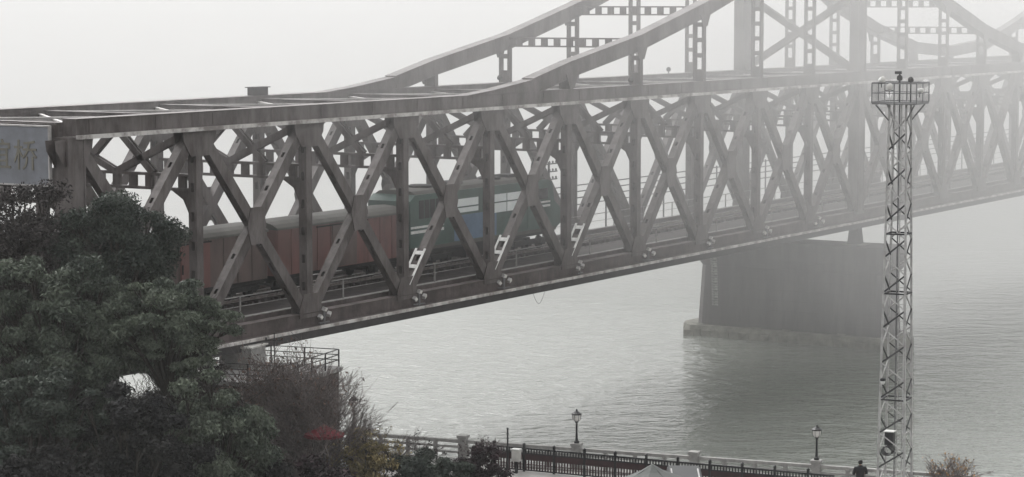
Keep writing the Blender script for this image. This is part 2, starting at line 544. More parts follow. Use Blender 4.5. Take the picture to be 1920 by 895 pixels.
# members across the bridge at each panel point
sway = MB()
y0, y1 = 0.27, W - 0.27
for z in (7.75, 8.45):
    sway.bar((0, y0, z), (0, y1, z), 0.30, 0.14, side=(1, 0, 0))
k = 9
for i in range(k):
    yy = y0 + (y1 - y0) * (i + 0.5) / k
    sway.box(-0.10, 0.10, yy - 0.22, yy + 0.22, 7.82, 8.38)
sway_mesh = sway.mesh("sway_strut", steel)
brace_meshes = []
for (a, b_) in (((0.3, 10.6), (W / 2, 8.5)), ((W - 0.3, 10.6), (W / 2, 8.5)), ((W / 2, 10.75), (2.6, 8.5)), ((W / 2, 10.75), (W - 2.6, 8.5))):
    mb = MB()
    for s in (-1, 1):
        mb.bar((0, a[0], a[1]), (0, b_[0], b_[1]), 0.10, 0.34, side=(1, 0, 0), off=0.12 * s)
    brace_meshes.append(mb.mesh("sway_brace", steel))
knee_meshes = [MB().prism([(0.27, 7.7), (1.5, 7.7), (0.75, 7.25), (0.36, 6.5), (0.27, 5.9)], 'x', -0.05, 0.05).mesh("knee_bracket", steel),
               MB().prism([(W - 0.27, 7.7), (W - 1.5, 7.7), (W - 0.75, 7.25), (W - 0.36, 6.5), (W - 0.27, 5.9)], 'x', -0.05, 0.05).mesh("knee_bracket", steel)]
top_strut_mesh = MB().box(-0.20, 0.20, 0.41, W - 0.41, TOPZ + 0.25, TOPZ + 0.62).box(-0.28, 0.28, 0.41, W - 0.41, TOPZ + 0.62, TOPZ + 0.66).mesh("top_strut", steel)
floor_mesh = MB().box(-0.2, 0.2, 0.27, W - 0.27, -0.44, 0.42).mesh("floor_beam", M['steel_rust'])
lat_meshes = []
for (ya, yb, dz) in ((0.35, W - 0.35, 0.0), (W - 0.35, 0.35, 0.09)):
    mb = MB()
    mb.bar((0.5, ya, TOPZ + 0.50 + dz), (L - 0.5, yb, TOPZ + 0.50 + dz), 0.18, 0.06, side=(0, 1, 0))
    mb.bar((0.5, ya, TOPZ + 0.36 + dz), (L - 0.5, yb, TOPZ + 0.36 + dz), 0.05, 0.2, side=(0, 1, 0))
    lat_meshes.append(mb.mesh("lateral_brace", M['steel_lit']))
for n in NODES:
    x = n * L
    put("sway_strut", sway_mesh, BR, (x, 0, 0))
    for me in brace_meshes:
        put("sway_brace", me, BR, (x, 0, 0))
    for me in knee_meshes:
        put("knee_bracket", me, BR, (x, 0, 0))
    put("top_strut", top_strut_mesh, BR, (x, 0, 0))
    put("floor_beam", floor_mesh, BR, (x, 0, 0))
    if n < N1:
        for me in lat_meshes:
            put("lateral_brace", me, BR, (x, 0, 0))
# portal beam over the entrance
MB().box(N0 * L - 0.45, N0 * L + 0.45, 0.42, W - 0.42, 9.7, TOPZ + 0.6).box(N0 * L - 0.55, N0 * L + 0.55, 0.43, W - 0.43, 9.6, 9.7).build("portal_beam", steel, BR)
# battened struts between the upper chords
for n in (5, 6, 7, 8, 11, 12, 16, 17):
    zc = UP[n] - 0.05
    mb = MB()
    for s in (-1, 1):
        mb.bar((n * L, 0.37, zc + s * 0.27), (n * L, W - 0.37, zc + s * 0.27), 0.3, 0.10, side=(1, 0, 0))
    for i in range(9):
        yy = 0.6 + (W - 1.2) * (i + 0.5) / 9
        mb.box(n * L - 0.12, n * L + 0.12, yy - 0.2, yy + 0.2, zc - 0.22, zc + 0.22)
    mb.build("upper_strut", steel, BR)
# crossed portal braces between the posts over each pier
for n in (9, 19):
    for (za, zb) in ((11.8, 17.5), (18.2, 24.0)):
        for (ya, yb) in ((0.4, W - 0.4), (W - 0.4, 0.4)):
            MB().bar((n * L + (0.03 if ya < 1 else -0.03), ya, za), (n * L + (0.03 if ya < 1 else -0.03), yb, zb), 0.5, 0.52, side=(1, 0, 0)).build("portal_brace", steel, BR)
    for z in (17.85, 24.4):
        MB().box(n * L - 0.22, n * L + 0.22, 0.37, W - 0.37, z - 0.25, z + 0.25).build("portal_strut", steel, BR)

# floor, track and walkways
XA, XB = N0 * L - 14, N1 * L
MB().box(XA, XB, 1.0, W - 0.9, 0.45, 0.62).build("deck", M['deck'], BR)
for yy in (3.1, 4.6, 6.0, 7.5):
    MB().box(XA, XB, yy - 0.12, yy + 0.12, -0.36, 0.44).build("stringer", M['steel_rust'], BR)
TRK = 6.0
sl_ = MB()
x = XA + 0.3
while x < XB:
    sl_.box(x - 0.11, x + 0.11, TRK - 1.25, TRK + 1.25, 0.624, 0.80)
    x += 0.6
tag(sl_.build("sleepers", M['deck'], BR), kind="stuff")
for s in (-1, 1):
    MB().box(XA, XB, TRK + s * 0.75 - 0.035, TRK + s * 0.75 + 0.035, 0.82, 0.965).box(XA, XB, TRK + s * 0.75 - 0.075, TRK + s * 0.75 + 0.075, 0.80, 0.82).build("rail", M['rail'], BR)
for yy in (0.85, W - 0.85):
    MB().box(XA + 13, XB, yy - 0.14, yy + 0.14, 0.40, 0.86).build("walkway_kerb", M['steel_rust'], BR)
    MB().box(XA + 13, XB, yy - 0.15, yy + 0.15, 0.86, 0.90).build("kerb_cap", M['rail_paint'], BR)
    MB().box(XA + 13, XB, yy - 0.03, yy + 0.03, 1.92, 1.97).box(XA + 13, XB, yy - 0.02, yy + 0.02, 1.42, 1.45).build("handrail", M['rail_paint'], BR)
post_rail = MB().box(-0.035, 0.035, -0.035, 0.035, 0.90, 1.92).mesh("handrail_post", M['rail_paint'])
for yy in (0.85, W - 0.85):
    for i in range(2 * (N1 - N0)):
        put("handrail_post", post_rail, BR, ((N0 + 0.5 + i * 0.5) * L, yy, 0))
# cables on brackets along the far side
for z in (2.45, 2.95, 3.4, 3.85):
    MB().box(0, XB, W + 0.95, W + 1.03, z, z + 0.07).build("line_cable", M['dark_iron'], BR)
brk = MB().box(-0.04, 0.04, W + 1.03, W + 1.12, 0.0, 4.0).box(-0.04, 0.04, W + 0.3, W + 1.05, 0.5, 0.6).mesh("cable_bracket", M['dark_iron'])
for i in range(2 * N1):
    put("cable_bracket", brk, BR, ((i * 0.5 + 0.25) * L, 0, 0))
# insulator pole on the far side
pm = MB().box(53.6, 53.72, W + 1.2, W + 1.32, 0.0, 5.75)
pm.build("insulator_pole", M['dark_iron'], BR)
for z in (4.45, 5.0, 5.55):
    pm = MB().box(52.4, 55.0, W + 1.33, W + 1.41, z, z + 0.08)
    pm.build("crossarm", M['dark_iron'], BR)
    pi = MB()
    for xx in (52.6, 53.05, 53.5, 53.95, 54.4, 54.85):
        pi.lathe(xx, W + 1.37, [(0.03, z + 0.08), (0.07, z + 0.12), (0.07, z + 0.2), (0.03, z + 0.26)], 6)
    pi.build("insulators", M['under'], BR)
# loop of cable hanging below the ledge
lp = [(31.0 + 1.5 * i / 12, -0.9, -0.5 - 0.7 * math.sin(math.pi * i / 12) ** 1.2) for i in range(13)]
MB().tube(lp, [0.012] * 13, 5).build("hanging_cable", M['under'], BR)
# service box on the far top chord
MB().box(17.6, 18.9, W - 0.25, W + 0.25, TOPZ + CH + 0.035, TOPZ + CH + 0.48).box(17.45, 19.05, W - 0.32, W + 0.32, TOPZ + CH + 0.48, TOPZ + CH + 0.53).build("service_box", M['under'], BR)
# bearings under the trusses
for n in (N0, 9, N1):
    for y in YS:
        MB().prism([(n * L - 0.7, -1.90), (n * L + 0.7, -1.90), (n * L + 0.3, -0.53), (n * L - 0.3, -0.53)], 'y', y - 0.4, y + 0.4).build("bearing", M['under'], BR)

# bridge name over the entrance
sg = thing("bridge_name_sign", "large grey sign sheet with dull gold characters over the bridge entrance", "sign", (0, 0, 0))
sg.location = BR.matrix_basis @ Vector((N0 * L - 0.75, W / 2, 9.93))
sg.rotation_euler = (0, 0, math.pi / 2 - ANG)
MB().box(-0.06, 0.06, -4.45, 4.45, -1.33, 1.33).build("sheet", M['sign'], sg)
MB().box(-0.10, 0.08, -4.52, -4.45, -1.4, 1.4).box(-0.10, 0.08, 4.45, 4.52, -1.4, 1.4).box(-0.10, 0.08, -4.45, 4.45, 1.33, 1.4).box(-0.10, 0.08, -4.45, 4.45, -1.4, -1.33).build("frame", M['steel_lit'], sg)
for i, ch in enumerate("中朝友谊桥"):
    fc = bpy.data.curves.new("character", 'FONT')
    fc.body = ch
    fc.size = 1.5
    fc.extrude = 0.015
    fc.align_x = 'CENTER'
    fc.align_y = 'CENTER'
    fc.resolution_u = 3
    fc.materials.append(M['gold'])
    tmp = bpy.data.objects.new("character", fc)
    C.objects.link(tmp)
    me = bpy.data.meshes.new_from_object(tmp.evaluated_get(bpy.context.evaluated_depsgraph_get()))
    bpy.data.objects.remove(tmp)
    me.materials.clear()
    me.materials.append(M['gold'])
    o = put("character", me, sg)
    o.matrix_local = Matrix.Translation((-0.08, 3.35 - 1.6 * i, -0.1)) @ Matrix.Rotation(-math.pi / 2, 4, 'Z') @ Matrix.Rotation(math.pi / 2, 4, 'X')


def in_bridge(xl, yl, zl):
    a = BR.matrix_basis
    return a @ Vector((xl, yl, zl))


# ------------------------------------------------------------------ piers and abutment
def rounded(x0, x1, y0, y1, k):
    c = (x1 + x0) / 2
    h = (x1 - x0) / 2
    return [(c - h, y0 + k), (c - h * 0.72, y0 + k * 0.42), (c - h * 0.38, y0 + k * 0.1), (c, y0), (c + h * 0.38, y0 + k * 0.1), (c + h * 0.72, y0 + k * 0.42), (c + h, y0 + k),
            (c + h, y1 - k), (c + h * 0.72, y1 - k * 0.42), (c + h * 0.38, y1 - k * 0.1), (c, y1), (c - h * 0.38, y1 - k * 0.1), (c - h * 0.72, y1 - k * 0.42), (c - h, y1 - k)]


def loft(b, rings):
    o = len(b.v)
    n = len(rings[0][0])
    for poly, z in rings:
        b.v += [(p, q, z) for p, q in poly]
    for i in range(len(rings) - 1):
        for k in range(n):
            k2 = (k + 1) % n
            b.f.append((o + i * n + k, o + i * n + k2, o + (i + 1) * n + k2, o + (i + 1) * n + k))
    b.f.append(tuple(o + k for k in range(n))[::-1])
    b.f.append(tuple(o + (len(rings) - 1) * n + k for k in range(n)))
    return b


def pier(n, label):
    t = thing("bridge_pier", label, "bridge pier", in_bridge(n * L, W / 2, 0), math.pi / 2 - ANG, "river piers of the railway bridge")
    zt = -1.95
    zw = -ZB
    a = rounded(-1.75, 1.75, -8.45, 8.15, 0.9)
    b_ = rounded(-2.0, 2.0, -8.7, 8.45, 1.0)
    ztop, zlow, nc = -4.1, zw + 0.8, 6
    for i in range(nc):
        f0, f1 = i / nc, (i + 1) / nc
        pa = [(p0[0] + (p1[0] - p0[0]) * f0, p0[1] + (p1[1] - p0[1]) * f0) for p0, p1 in zip(b_, a)]
        pb = [(p0[0] + (p1[0] - p0[0]) * f1, p0[1] + (p1[1] - p0[1]) * f1) for p0, p1 in zip(b_, a)]
        za, zb_ = zlow + (ztop - zlow) * f0, zlow + (ztop - zlow) * f1
        inn = [(x_ * 0.985, y_ * 0.997) for x_, y_ in pb]
        loft(MB(), [(pa, za), (pb, zb_ - 0.05), (inn, zb_ - 0.045), (inn, zb_ + 0.004)]).build("shaft_course", M['concrete'], t)
    cp = rounded(-1.86, 1.86, -9.1, 8.75, 0.8)
    loft(MB(), [(a, -4.1), (cp, -3.35), (cp, zt)]).build("cap", M['concrete'], t)
    pl = MB()
    rp = rounded(-2.75, 2.75, -9.75, 9.75, 1.6)
    loft(pl, [(rp, zw - 0.5), (rp, zw + 0.55), (rounded(-2.66, 2.66, -9.65, 9.65, 1.5), zw + 0.84)])
    pl.build("plinth", M['plinth'], t)
    # rough facing stones round the foot
    r2 = random.Random(n)
    y = -8.0
    while y < 7.9:
        w = r2.uniform(0.5, 1.1)
        z = r2.uniform(-0.05, 0.12)
        MB().hexa([(-2.75 - r2.uniform(0.05, 0.25), y, zw - 0.3), (-2.6, y, zw - 0.3), (-2.6, y + w - 0.04, zw - 0.3), (-2.75 - r2.uniform(0.05, 0.25), y + w - 0.04, zw - 0.3),
                   (-2.75 - r2.uniform(0.02, 0.12), y, zw + 0.45 + z), (-2.2, y + 0.02, zw + 0.86 + z), (-2.2, y + w - 0.06, zw + 0.86 + z), (-2.75 - r2.uniform(0.02, 0.12), y + w - 0.05, zw + 0.45 + z)]).build("facing_stone", M['plinth'], t)
        y += w
    for y in (-W / 2, W / 2):
        MB().box(-0.95, 0.95, y - 0.9, y + 0.9, zt, zt + 0.045).build("bed_stone", M['plinth'], t)
    # water gauge painted on the shore face: a column of comb shaped marks
    for i in range(21):
        z = -3.2 - i * 0.205
        if z > -4.1:
            xx = -1.865
        else:
            xx = -1.75 - 0.25 * (-4.1 - z) / (-4.1 - zw - 0.8)
        g = MB()
        yb = 6.55 - 0.012 * i
        g.box(xx - 0.02, xx + 0.10, yb - 0.30, yb + 0.26, z, z + 0.055)
        e = 0.26 if i % 3 else 0.02
        g.box(xx - 0.02, xx + 0.10, yb - 0.28, yb - 0.28 + e, z + 0.06, z + 0.15)
        g.box(xx - 0.02, xx + 0.10, yb + 0.10, yb + 0.25, z + 0.085, z + 0.14)
        g.build("gauge_mark", M['gauge'], t)
    return t


pier(9, "massive grey concrete pier with painted water gauge, left of the lattice tower")
pier(19, "fog hidden grey concrete pier beneath the far end of the bridge")
ab = thing("bridge_abutment", "grey masonry abutment under the landward end of the bridge behind the trees", "abutment", in_bridge(N0 * L, W / 2, 0), math.pi / 2 - ANG)
MB().box(-22, 0.9, -7, 7, -9, -1.5).build("masonry", M['concrete'], ab)
MB().box(-22, -1.05, -6.5, 6.5, -1.5, 0.4).build("back_wall", M['concrete'], ab)

# ------------------------------------------------------------------ train
RAILZ = 0.965


def bogie_parts(parent, x, axles):
    b = MB()
    ln = axles[-1] - axles[0]
    for s in (-1, 1):
        b.box(x + axles[0] - 0.45, x + axles[-1] + 0.45, s * 1.02 - 0.07, s * 1.02 + 0.07, 0.40, 0.72)
        for a in axles:
            b.box(x + a - 0.2, x + a + 0.2, s * 1.02 - 0.13, s * 1.02 + 0.13, 0.28, 0.62)
    b.box(x - 0.25, x + 0.25, -1.0, 1.0, 0.45, 0.85)
    o = b.build("bogie", M['under'], parent)
    for a in axles:
        w = MB()
        for s in (-1, 1):
            n = 16
            base = len(w.v)
            for yy, r in ((s * 0.70, 0.46), (s * 0.735, 0.46), (s * 0.735, 0.42), (s * 0.83, 0.42), (s * 0.83, 0.1)):
                for k in range(n):
                    t = 2 * math.pi * k / n
                    w.v.append((x + a + r * math.cos(t), yy, 0.42 + r * math.sin(t)))
            for i in range(4):
                for k in range(n):
                    k2 = (k + 1) % n
                    w.f.append((base + i * n + k, base + i * n + k2, base + (i + 1) * n + k2, base + (i + 1) * n + k))
            w.f.append(tuple(base + k for k in range(n)))
            w.f.append(tuple(base + 4 * n + k for k in range(n)))
        w.box(x + a - 0.08, x + a + 0.08, -0.75, 0.75, 0.34, 0.50)
        w.build("wheelset", M['under'], o)


def wagon(label, x, length, mat, doors):
    t = thing("freight_wagon", label, "freight wagon", in_bridge(x, TRK, RAILZ), math.pi / 2 - ANG, "covered wagons behind the locomotive")
    h = length / 2
    MB().box(-h, h, -1.45, 1.45, 1.0, 3.55).build("body", mat, t)
    roof = [(-1.55, 3.55), (1.55, 3.55), (1.5, 3.66), (1.2, 3.83), (0.7, 3.96), (0, 4.02), (-0.7, 3.96), (-1.2, 3.83), (-1.5, 3.66)]
    MB().prism(roof, 'x', -h - 0.06, h + 0.06).build("roof", M['wagon_roof'], t)
    k = int(length / 1.25)
    rib = MB().box(-0.05, 0.05, -0.045, 0.0, 1.0, 3.52).mesh("rib", mat)
    for i in range(k + 1):
        xx = -h + 0.1 + (length - 0.2) * i / k
        for s in (-1, 1):
            if abs(xx) < 1.2:
                continue
            o = put("rib", rib, t, (xx, s * 1.45 + (0.045 if s > 0 else 0), 0))
    for s in (-1, 1):
        ya, yb = sorted((s * 1.45, s * 1.56))
        d = MB().box(-1.2, 1.2, ya, yb, 1.05, 3.4).build("door", doors, t)
        MB().box(-1.15, -1.05, min(s * 1.56, s * 1.60), max(s * 1.56, s * 1.60), 1.9, 2.4).build("handle", M['under'], d)
        MB().box(-2.6, 1.4, min(s * 1.45, s * 1.52), max(s * 1.45, s * 1.52), 3.4, 3.48).build("door_track", M['under'], t)
    MB().box(-h + 0.1, h - 0.1, -1.3, 1.3, 0.78, 1.0).box(-h - 0.35, h + 0.35, -0.14, 0.14, 0.72, 0.95).build("underframe", M['under'], t)
    for s in (-1, 1):
        bogie_parts(t, s * (h - 1.7), (-0.88, 0.88))
    return t


wagon("red brown covered wagon coupled right behind the green locomotive", 19.0, 12.6, M['wagon_red'], M['wagon_brown'])
wagon("dull brown covered wagon with a red door, second behind the locomotive", 5.5, 12.6, M['wagon_brown'], M['wagon_red'])
wagon("brown covered wagon on the bridge entrance, mostly behind the trees", -8.0, 12.6, M['wagon_brown'], M['wagon_brown'])
wagon("brown covered wagon on the abutment hidden behind the trees", -21.5, 12.6, M['wagon_brown'], M['wagon_brown'])

loco = thing("diesel_locomotive", "dark green diesel locomotive with pale windows and a blue middle panel", "locomotive", in_bridge(34.65, TRK, RAILZ), math.pi / 2 - ANG)
g = MB()
side = [(-8.85, 1.25), (8.3, 1.25), (9.0, 1.6), (8.95, 2.6), (8.2, 3.1), (7.9, 4.35), (7.3, 4.55), (-8.3, 4.55), (-8.85, 4.2)]
g.prism(side, 'y', -1.52, 1.52)
body = g.build("body", M['green'], loco)
roof = [(-1.45, 4.55), (1.45, 4.55), (1.15, 4.74), (0.5, 4.82), (-0.5, 4.82), (-1.15, 4.74)]
MB().prism(roof, 'x', -8.2, 7.2).build("roof", M['wagon_roof'], loco)
for xx in (-5.5, -2.0, 2.5):
    MB().lathe(xx, 0, [(0.75, 4.80), (0.75, 4.92), (0.6, 4.97)], 14).build("roof_fan", M['under'], loco)
MB().box(4.0, 5.2, -0.5, 0.5, 4.81, 5.0).build("exhaust_stack", M['under'], loco)
for s in (-1, 1):
    def plate(name, x0, x1, z0, z1, mat, t=0.03, parent=loco):
        ya, yb = sorted((s * 1.52, s * (1.52 + t)))
        return MB().box(x0, x1, ya, yb, z0, z1).build(name, mat, parent)
    plate("blue_panel", -4.0, 0.9, 1.45, 3.0, M['blue'])
    for (x0, x1) in ((-3.9, -1.25), (0.30, 2.1), (2.2, 4.3)):
        w_ = plate("window", x0, x1, 2.85 if x0 > 0 else 3.15, 4.0, M['pane'], 0.035)
        ya, yb = sorted((s * 1.555, s * 1.585))
        MB().box(x0, x1, ya, yb, 3.45, 3.53).build("glazing_bar", M['green'], w_)
    plate("stripe", -8.8, -5.2, 2.55, 2.68, M['white'])
    plate("stripe", -8.8, -5.2, 2.25, 2.42, M['white'])
    plate("stripe", 4.9, 7.6, 3.05, 3.16, M['white'])
    plate("stripe", 4.9, 7.6, 2.78, 2.92, M['white'])
    plate("cab_window", 6.0, 7.3, 3.3, 4.0, M['van_glass'])
    plate("cab_door", 4.75, 5.5, 1.5, 3.9, M['green'], 0.05)
    plate("sill_band", -8.8, 8.3, 1.2, 1.4, M['wagon_roof'], 0.06)
    for i in range(6):
        plate("grille", -7.9 + i * 0.62, -7.4 + i * 0.62, 3.1, 4.2, M['under'], 0.02)
MB().hexa([(8.20, -1.2, 3.15), (8.23, -1.2, 3.15), (8.23, 1.2, 3.15), (8.20, 1.2, 3.15), (7.93, -1.2, 4.25), (7.97, -1.2, 4.25), (7.97, 1.2, 4.25), (7.93, 1.2, 4.25)]).build("windscreen", M['van_glass'], loco)
for s in (-1, 1):
    MB().tube([(8.9, s * 0.95, 2.25), (9.06, s * 0.95, 2.25)], [0.16, 0.14], 12).build("headlight", M['lamp_glass'], loco)
MB().box(-8.7, 8.5, -1.35, 1.35, 0.98, 1.25).box(-9.3, 9.4, -0.14, 0.14, 0.75, 0.98).build("underframe", M['under'], loco)
MB().box(-2.3, 2.3, -1.3, 1.3, 0.28, 0.98).build("fuel_tank", M['under'], loco)
for s in (-1, 1):
    bogie_parts(loco, s * 5.7, (-1.75, 0, 1.75))

# ------------------------------------------------------------------ floodlights and ladders on the near truss
where = {0: "behind the tree edge", 1: "left of the brown wagons", 2: "below the red wagon end", 3: "below the blue locomotive panel", 4: "below the locomotive front",
         5: "just right of the locomotive", 6: "midway to the pier", 7: "left of the pier", 8: "nearest the pier"}
first = None
for n in range(1, 9):
    lab = "white floodlight cluster on the truss foot " + where[n]
    loc = in_bridge(n * L + 0.9, -0.5, 0.0)
    if first is None:
        t = thing("floodlight", lab, "floodlight", loc, math.pi / 2 - ANG, "floodlights along the lower chord")
        MB().box(-0.45, 0.45, -0.05, 0.05, 0.06, 0.12).box(-0.05, 0.05, -0.05, 0.05, 0.0, 0.75).build("bracket", M['tower_grey'], t)
        for (xx, zz, tilt) in ((-0.36, 0.42, 0.7), (0.40, 0.50, -0.6), (0.02, 0.80, 0.2)):
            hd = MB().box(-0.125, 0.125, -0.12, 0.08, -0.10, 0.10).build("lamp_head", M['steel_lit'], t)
            hd.location = (xx, 0, zz)
            hd.rotation_euler = (0.3, tilt, 0.2)
            MB().box(-0.10, 0.10, -0.135, -0.12, -0.075, 0.075).build("lens", M['lamp_glass'], hd)
        first = t
    else:
        c = copy_tree(first)
        c.location = loc
        c.rotation_euler = (0, 0, math.pi / 2 - ANG + rng.uniform(-0.5, 0.5))
        c["label"] = lab
first = None
for n, lab in ((2, "short pale ladder on a rising diagonal below the red wagon end, the brightest one"),
               (3, "short pale ladder on a rising diagonal below the blue panel"), (4, "short pale ladder on a rising diagonal below the locomotive front")):
    loc = in_bridge(n * L + 0.55, -0.30, 0.95)
    if first is None:
        t = thing("access_ladder", lab, "ladder", loc, math.pi / 2 - ANG, "ladders at the foot of the diagonals")
        ln, an = 2.5, math.atan2(TOPZ - 1.0, L - 0.6)
        dx, dz = math.cos(an), math.sin(an)
        nx, nz = -dz, dx
        for s in (-1, 1):
            MB().bar((nx * 0.42, s * 0.29 + 0.33, nz * 0.42), (nx * 0.42 + dx * ln, s * 0.29 + 0.33, nz * 0.42 + dz * ln), 0.12, 0.05).build("stile", M['white'], t)
        for i in range(3):
            d0 = 0.3 + i * 0.95
            MB().bar((nx * 0.42 + dx * d0, 0.05, nz * 0.42 + dz * d0), (nx * 0.42 + dx * d0, 0.61, nz * 0.42 + dz * d0), 0.24, 0.05, side=(dx, 0, dz)).build("rung", M['white'], t)
        first = t
    else:
        c = copy_tree(first)
        c.location = loc
        c["label"] = lab
# small lamps standing on the top chord beside the hangers
first = None
for (xl, yl, lab) in ((5 * L - 0.75, W, "small round lamp on the far top chord beside the first tall hanger"), (5 * L - 0.75, 0, "small round lamp on the near top chord beside its first tall hanger"),
                      (7.6 * L, W, "small round lamp on the far top chord close to the portal post")):
    loc = in_bridge(xl, yl, TOPZ + CH + 0.035)
    if first is None:
        t = thing("chord_lamp", lab, "lamp", loc, 0, "lamps on the top chord")
        MB().lathe(0, 0, [(0.05, 0.0), (0.05, 0.2)], 8).build("stem", M['dark_iron'], t)
        MB().lathe(0, 0, [(0.08, 0.16), (0.16, 0.22), (0.18, 0.34), (0.12, 0.46), (0.04, 0.5)], 10).build("lamp_head", M['under'], t)
        first = t
    else:
        c = copy_tree(first)
        c.location = loc
        c["label"] = lab

# ------------------------------------------------------------------ lattice light tower
TX, TY, TZ0, TZ1 = 18.06, 112.0, 2.95, 22.0
tw = thing("lattice_tower", "tall slim steel lattice light tower with a railed platform", "tower", (TX, TY, TZ0), R(-25))
HT = TZ1 - TZ0


def half(z):
    return 0.66 - (0.66 - 0.40) * min(1, z / HT)


for sx in (-1, 1):
    for sy in (-1, 1):
        a, b_ = half(0), half(HT)
        MB().bar((sx * a, sy * a, 0), (sx * b_, sy * b_, HT), 0.09, 0.09, side=(1, 0, 0)).build("leg", M['galv'], tw)
z = 0.3
i = 0
while z < HT - 0.85:
    dz = 0.83
    a, b_ = half(z), half(z + dz)
    mid = dz
    faces = [((-1, -1), (1, -1)), ((1, -1), (1, 1)), ((1, 1), (-1, 1)), ((-1, 1), (-1, -1))]
    for k, (p, q_) in enumerate(faces):
        flip = (i % 2 == 0)
        s0, s1 = (p, q_) if flip else (q_, p)
        MB().bar((s0[0] * a, s0[1] * a, z), (s1[0] * b_, s1[1] * b_, z + dz), 0.055, 0.055, side=(0.3, 0.4, 1)).build("lattice_brace", M['brace_dark'] if (i % 2 == 0) else M['galv'], tw)  # dark and pale braces hold their shaded and lit sides as colour
    z += dz
    i += 1
for z in (5.2, 10.2, 13.0):
    a = half(z)
    rg = MB()
    for (p, q_) in faces:
        rg.bar((p[0] * a, p[1] * a, z), (q_[0] * a, q_[1] * a, z), 0.07, 0.07, side=(0, 0, 1))
    rg.build("ring_frame", M['brace_dark'], tw)
# cable ladder up the tower
cl = MB()
for s in (-1, 1):
    cl.bar((0.10 + s * 0.13, 0.33, 0), (0.10 + s * 0.13, 0.33, HT), 0.04, 0.05, side=(1, 0, 0))
cl.build("ladder_stile", M['galv'], tw)
cr = MB()
for i in range(46):
    cr.box(-0.01, 0.21, 0.315, 0.345, 0.4 + i * 0.4, 0.43 + i * 0.4)
cr.build("ladder_rung", M['galv'], tw)
MB().tube([(-0.12, 0.30, 0), (-0.12, 0.30, HT)], [0.035, 0.035], 6).build("cable_run", M['tower_grey'], tw)
# platform
PH = 1.06
MB().box(-PH, PH, -PH, PH, HT, HT + 0.06).build("platform_floor", M['tower_grey'], tw)
for sx in (-1, 1):
    for sy in (-1, 1):
        MB().bar((sx * 0.40, sy * 0.40, HT - 0.8), (sx * PH * 0.86, sy * PH * 0.86, HT - 0.03), 0.06, 0.06).build("platform_strut", M['tower_grey'], tw)
edge = [(-PH, -PH), (0, -PH), (PH, -PH), (PH, 0), (PH, PH), (0, PH), (-PH, PH), (-PH, 0)]
for (x, y) in edge:
    MB().box(x - 0.022, x + 0.022, y - 0.022, y + 0.022, HT + 0.06, HT + 1.0).build("guard_post", M['tower_grey'], tw)
for zz, th in ((0.98, 0.06), (0.52, 0.035), (0.10, 0.05)):
    rr = MB()
    for k in range(8):
        p, q_ = edge[k], edge[(k + 1) % 8]
        rr.bar((p[0], p[1], HT + zz), (q_[0], q_[1], HT + zz), 0.045, th, side=(q_[1] - p[1], p[0] - q_[0], 0))
    rr.build("guard_rail", M['tower_grey'], tw)
nt_ = MB()
for k in range(8):
    p, q_ = edge[k], edge[(k + 1) % 8]
    for j in range(1, 5):
        x, y = p[0] + (q_[0] - p[0]) * j / 5, p[1] + (q_[1] - p[1]) * j / 5
        nt_.box(x - 0.008, x + 0.008, y - 0.008, y + 0.008, HT + 0.1, HT + 0.98)
nt_.build("guard_bar", M['galv'], tw)


def on_tower(x, y, z):
    a = R(-25)
    return (TX + x * math.cos(a) - y * math.sin(a), TY + x * math.sin(a) + y * math.cos(a), TZ0 + z)


def spotlight(label, x, y, z, rz, tilt, size):
    t = thing("tower_spotlight", label, "spotlight", on_tower(x, y, z), rz, "spotlights on the tower platform")
    MB().box(-0.02, 0.02, -0.02, 0.02, -0.22, 0.0).box(-size * 1.1, size * 1.1, -0.02, 0.02, -0.05, 0.0).build("yoke", M['dark_iron'], t)
    h = MB().lathe(0, 0, [(size * 0.55, -0.12), (size * 0.85, 0.0), (size, 0.14)], 14).build("lamp_head", M['white'], t)
    h.location = (0, 0, size * 0.9)
    h.rotation_euler = (tilt, 0, 0)
    l = MB().lathe(0, 0, [(size * 0.92, 0.14), (size * 0.7, 0.19), (size * 0.3, 0.21)], 14).build("lens", M['lamp_glass'], h)


spotlight("tilted round white spotlight on the tower platform rail, upper one", -0.62, -1.05, HT + 1.0, R(30), R(75), 0.15)
spotlight("flat round white spotlight under the tower platform top rail", -0.25, -1.0, HT + 0.68, R(0), R(95), 0.17)
spotlight("small white spotlight at the right end of the tower platform", 1.05, -0.55, HT + 0.55, R(60), R(90), 0.12)
t = thing("camera_mast", "dark camera on a short mast above the tower platform", "camera", on_tower(-0.05, 0, HT + 0.06), R(-25))
MB().box(-0.04, 0.04, -0.04, 0.04, 0, 1.02).build("mast", M['dark_iron'], t)
MB().lathe(0, 0, [(0.10, 1.02), (0.14, 1.1), (0.13, 1.22), (0.05, 1.28)], 10).build("dome", M['under'], t)
MB().box(-0.22, 0.08, -0.07, 0.07, 1.32, 1.45).box(-0.03, 0.03, -0.03, 0.03, 1.25, 1.34).build("camera_body", M['under'], t)
t = thing("dome_camera", "small dark dome on the rail of the tower platform", "camera", on_tower(0.45, 0.1, HT + 0.06), 0)
MB().box(-0.03, 0.03, -0.03, 0.03, 0, 0.95).build("mast", M['dark_iron'], t)
MB().lathe(0, 0, [(0.1, 0.95), (0.14, 1.02), (0.12, 1.14), (0.04, 1.2)], 10).build("dome", M['under'], t)
t = thing("equipment_box", "dark equipment box with a coil of cable inside the tower", "equipment box", on_tower(-0.15, -0.1, 3.0), R(-25))
MB().box(-0.28, 0.12, -0.2, 0.2, 0, 0.62).build("cabinet", M['brace_dark'], t)
MB().box(-0.32, 0.16, -0.24, 0.24, 0.62, 0.66).build("cover", M['white'], t)
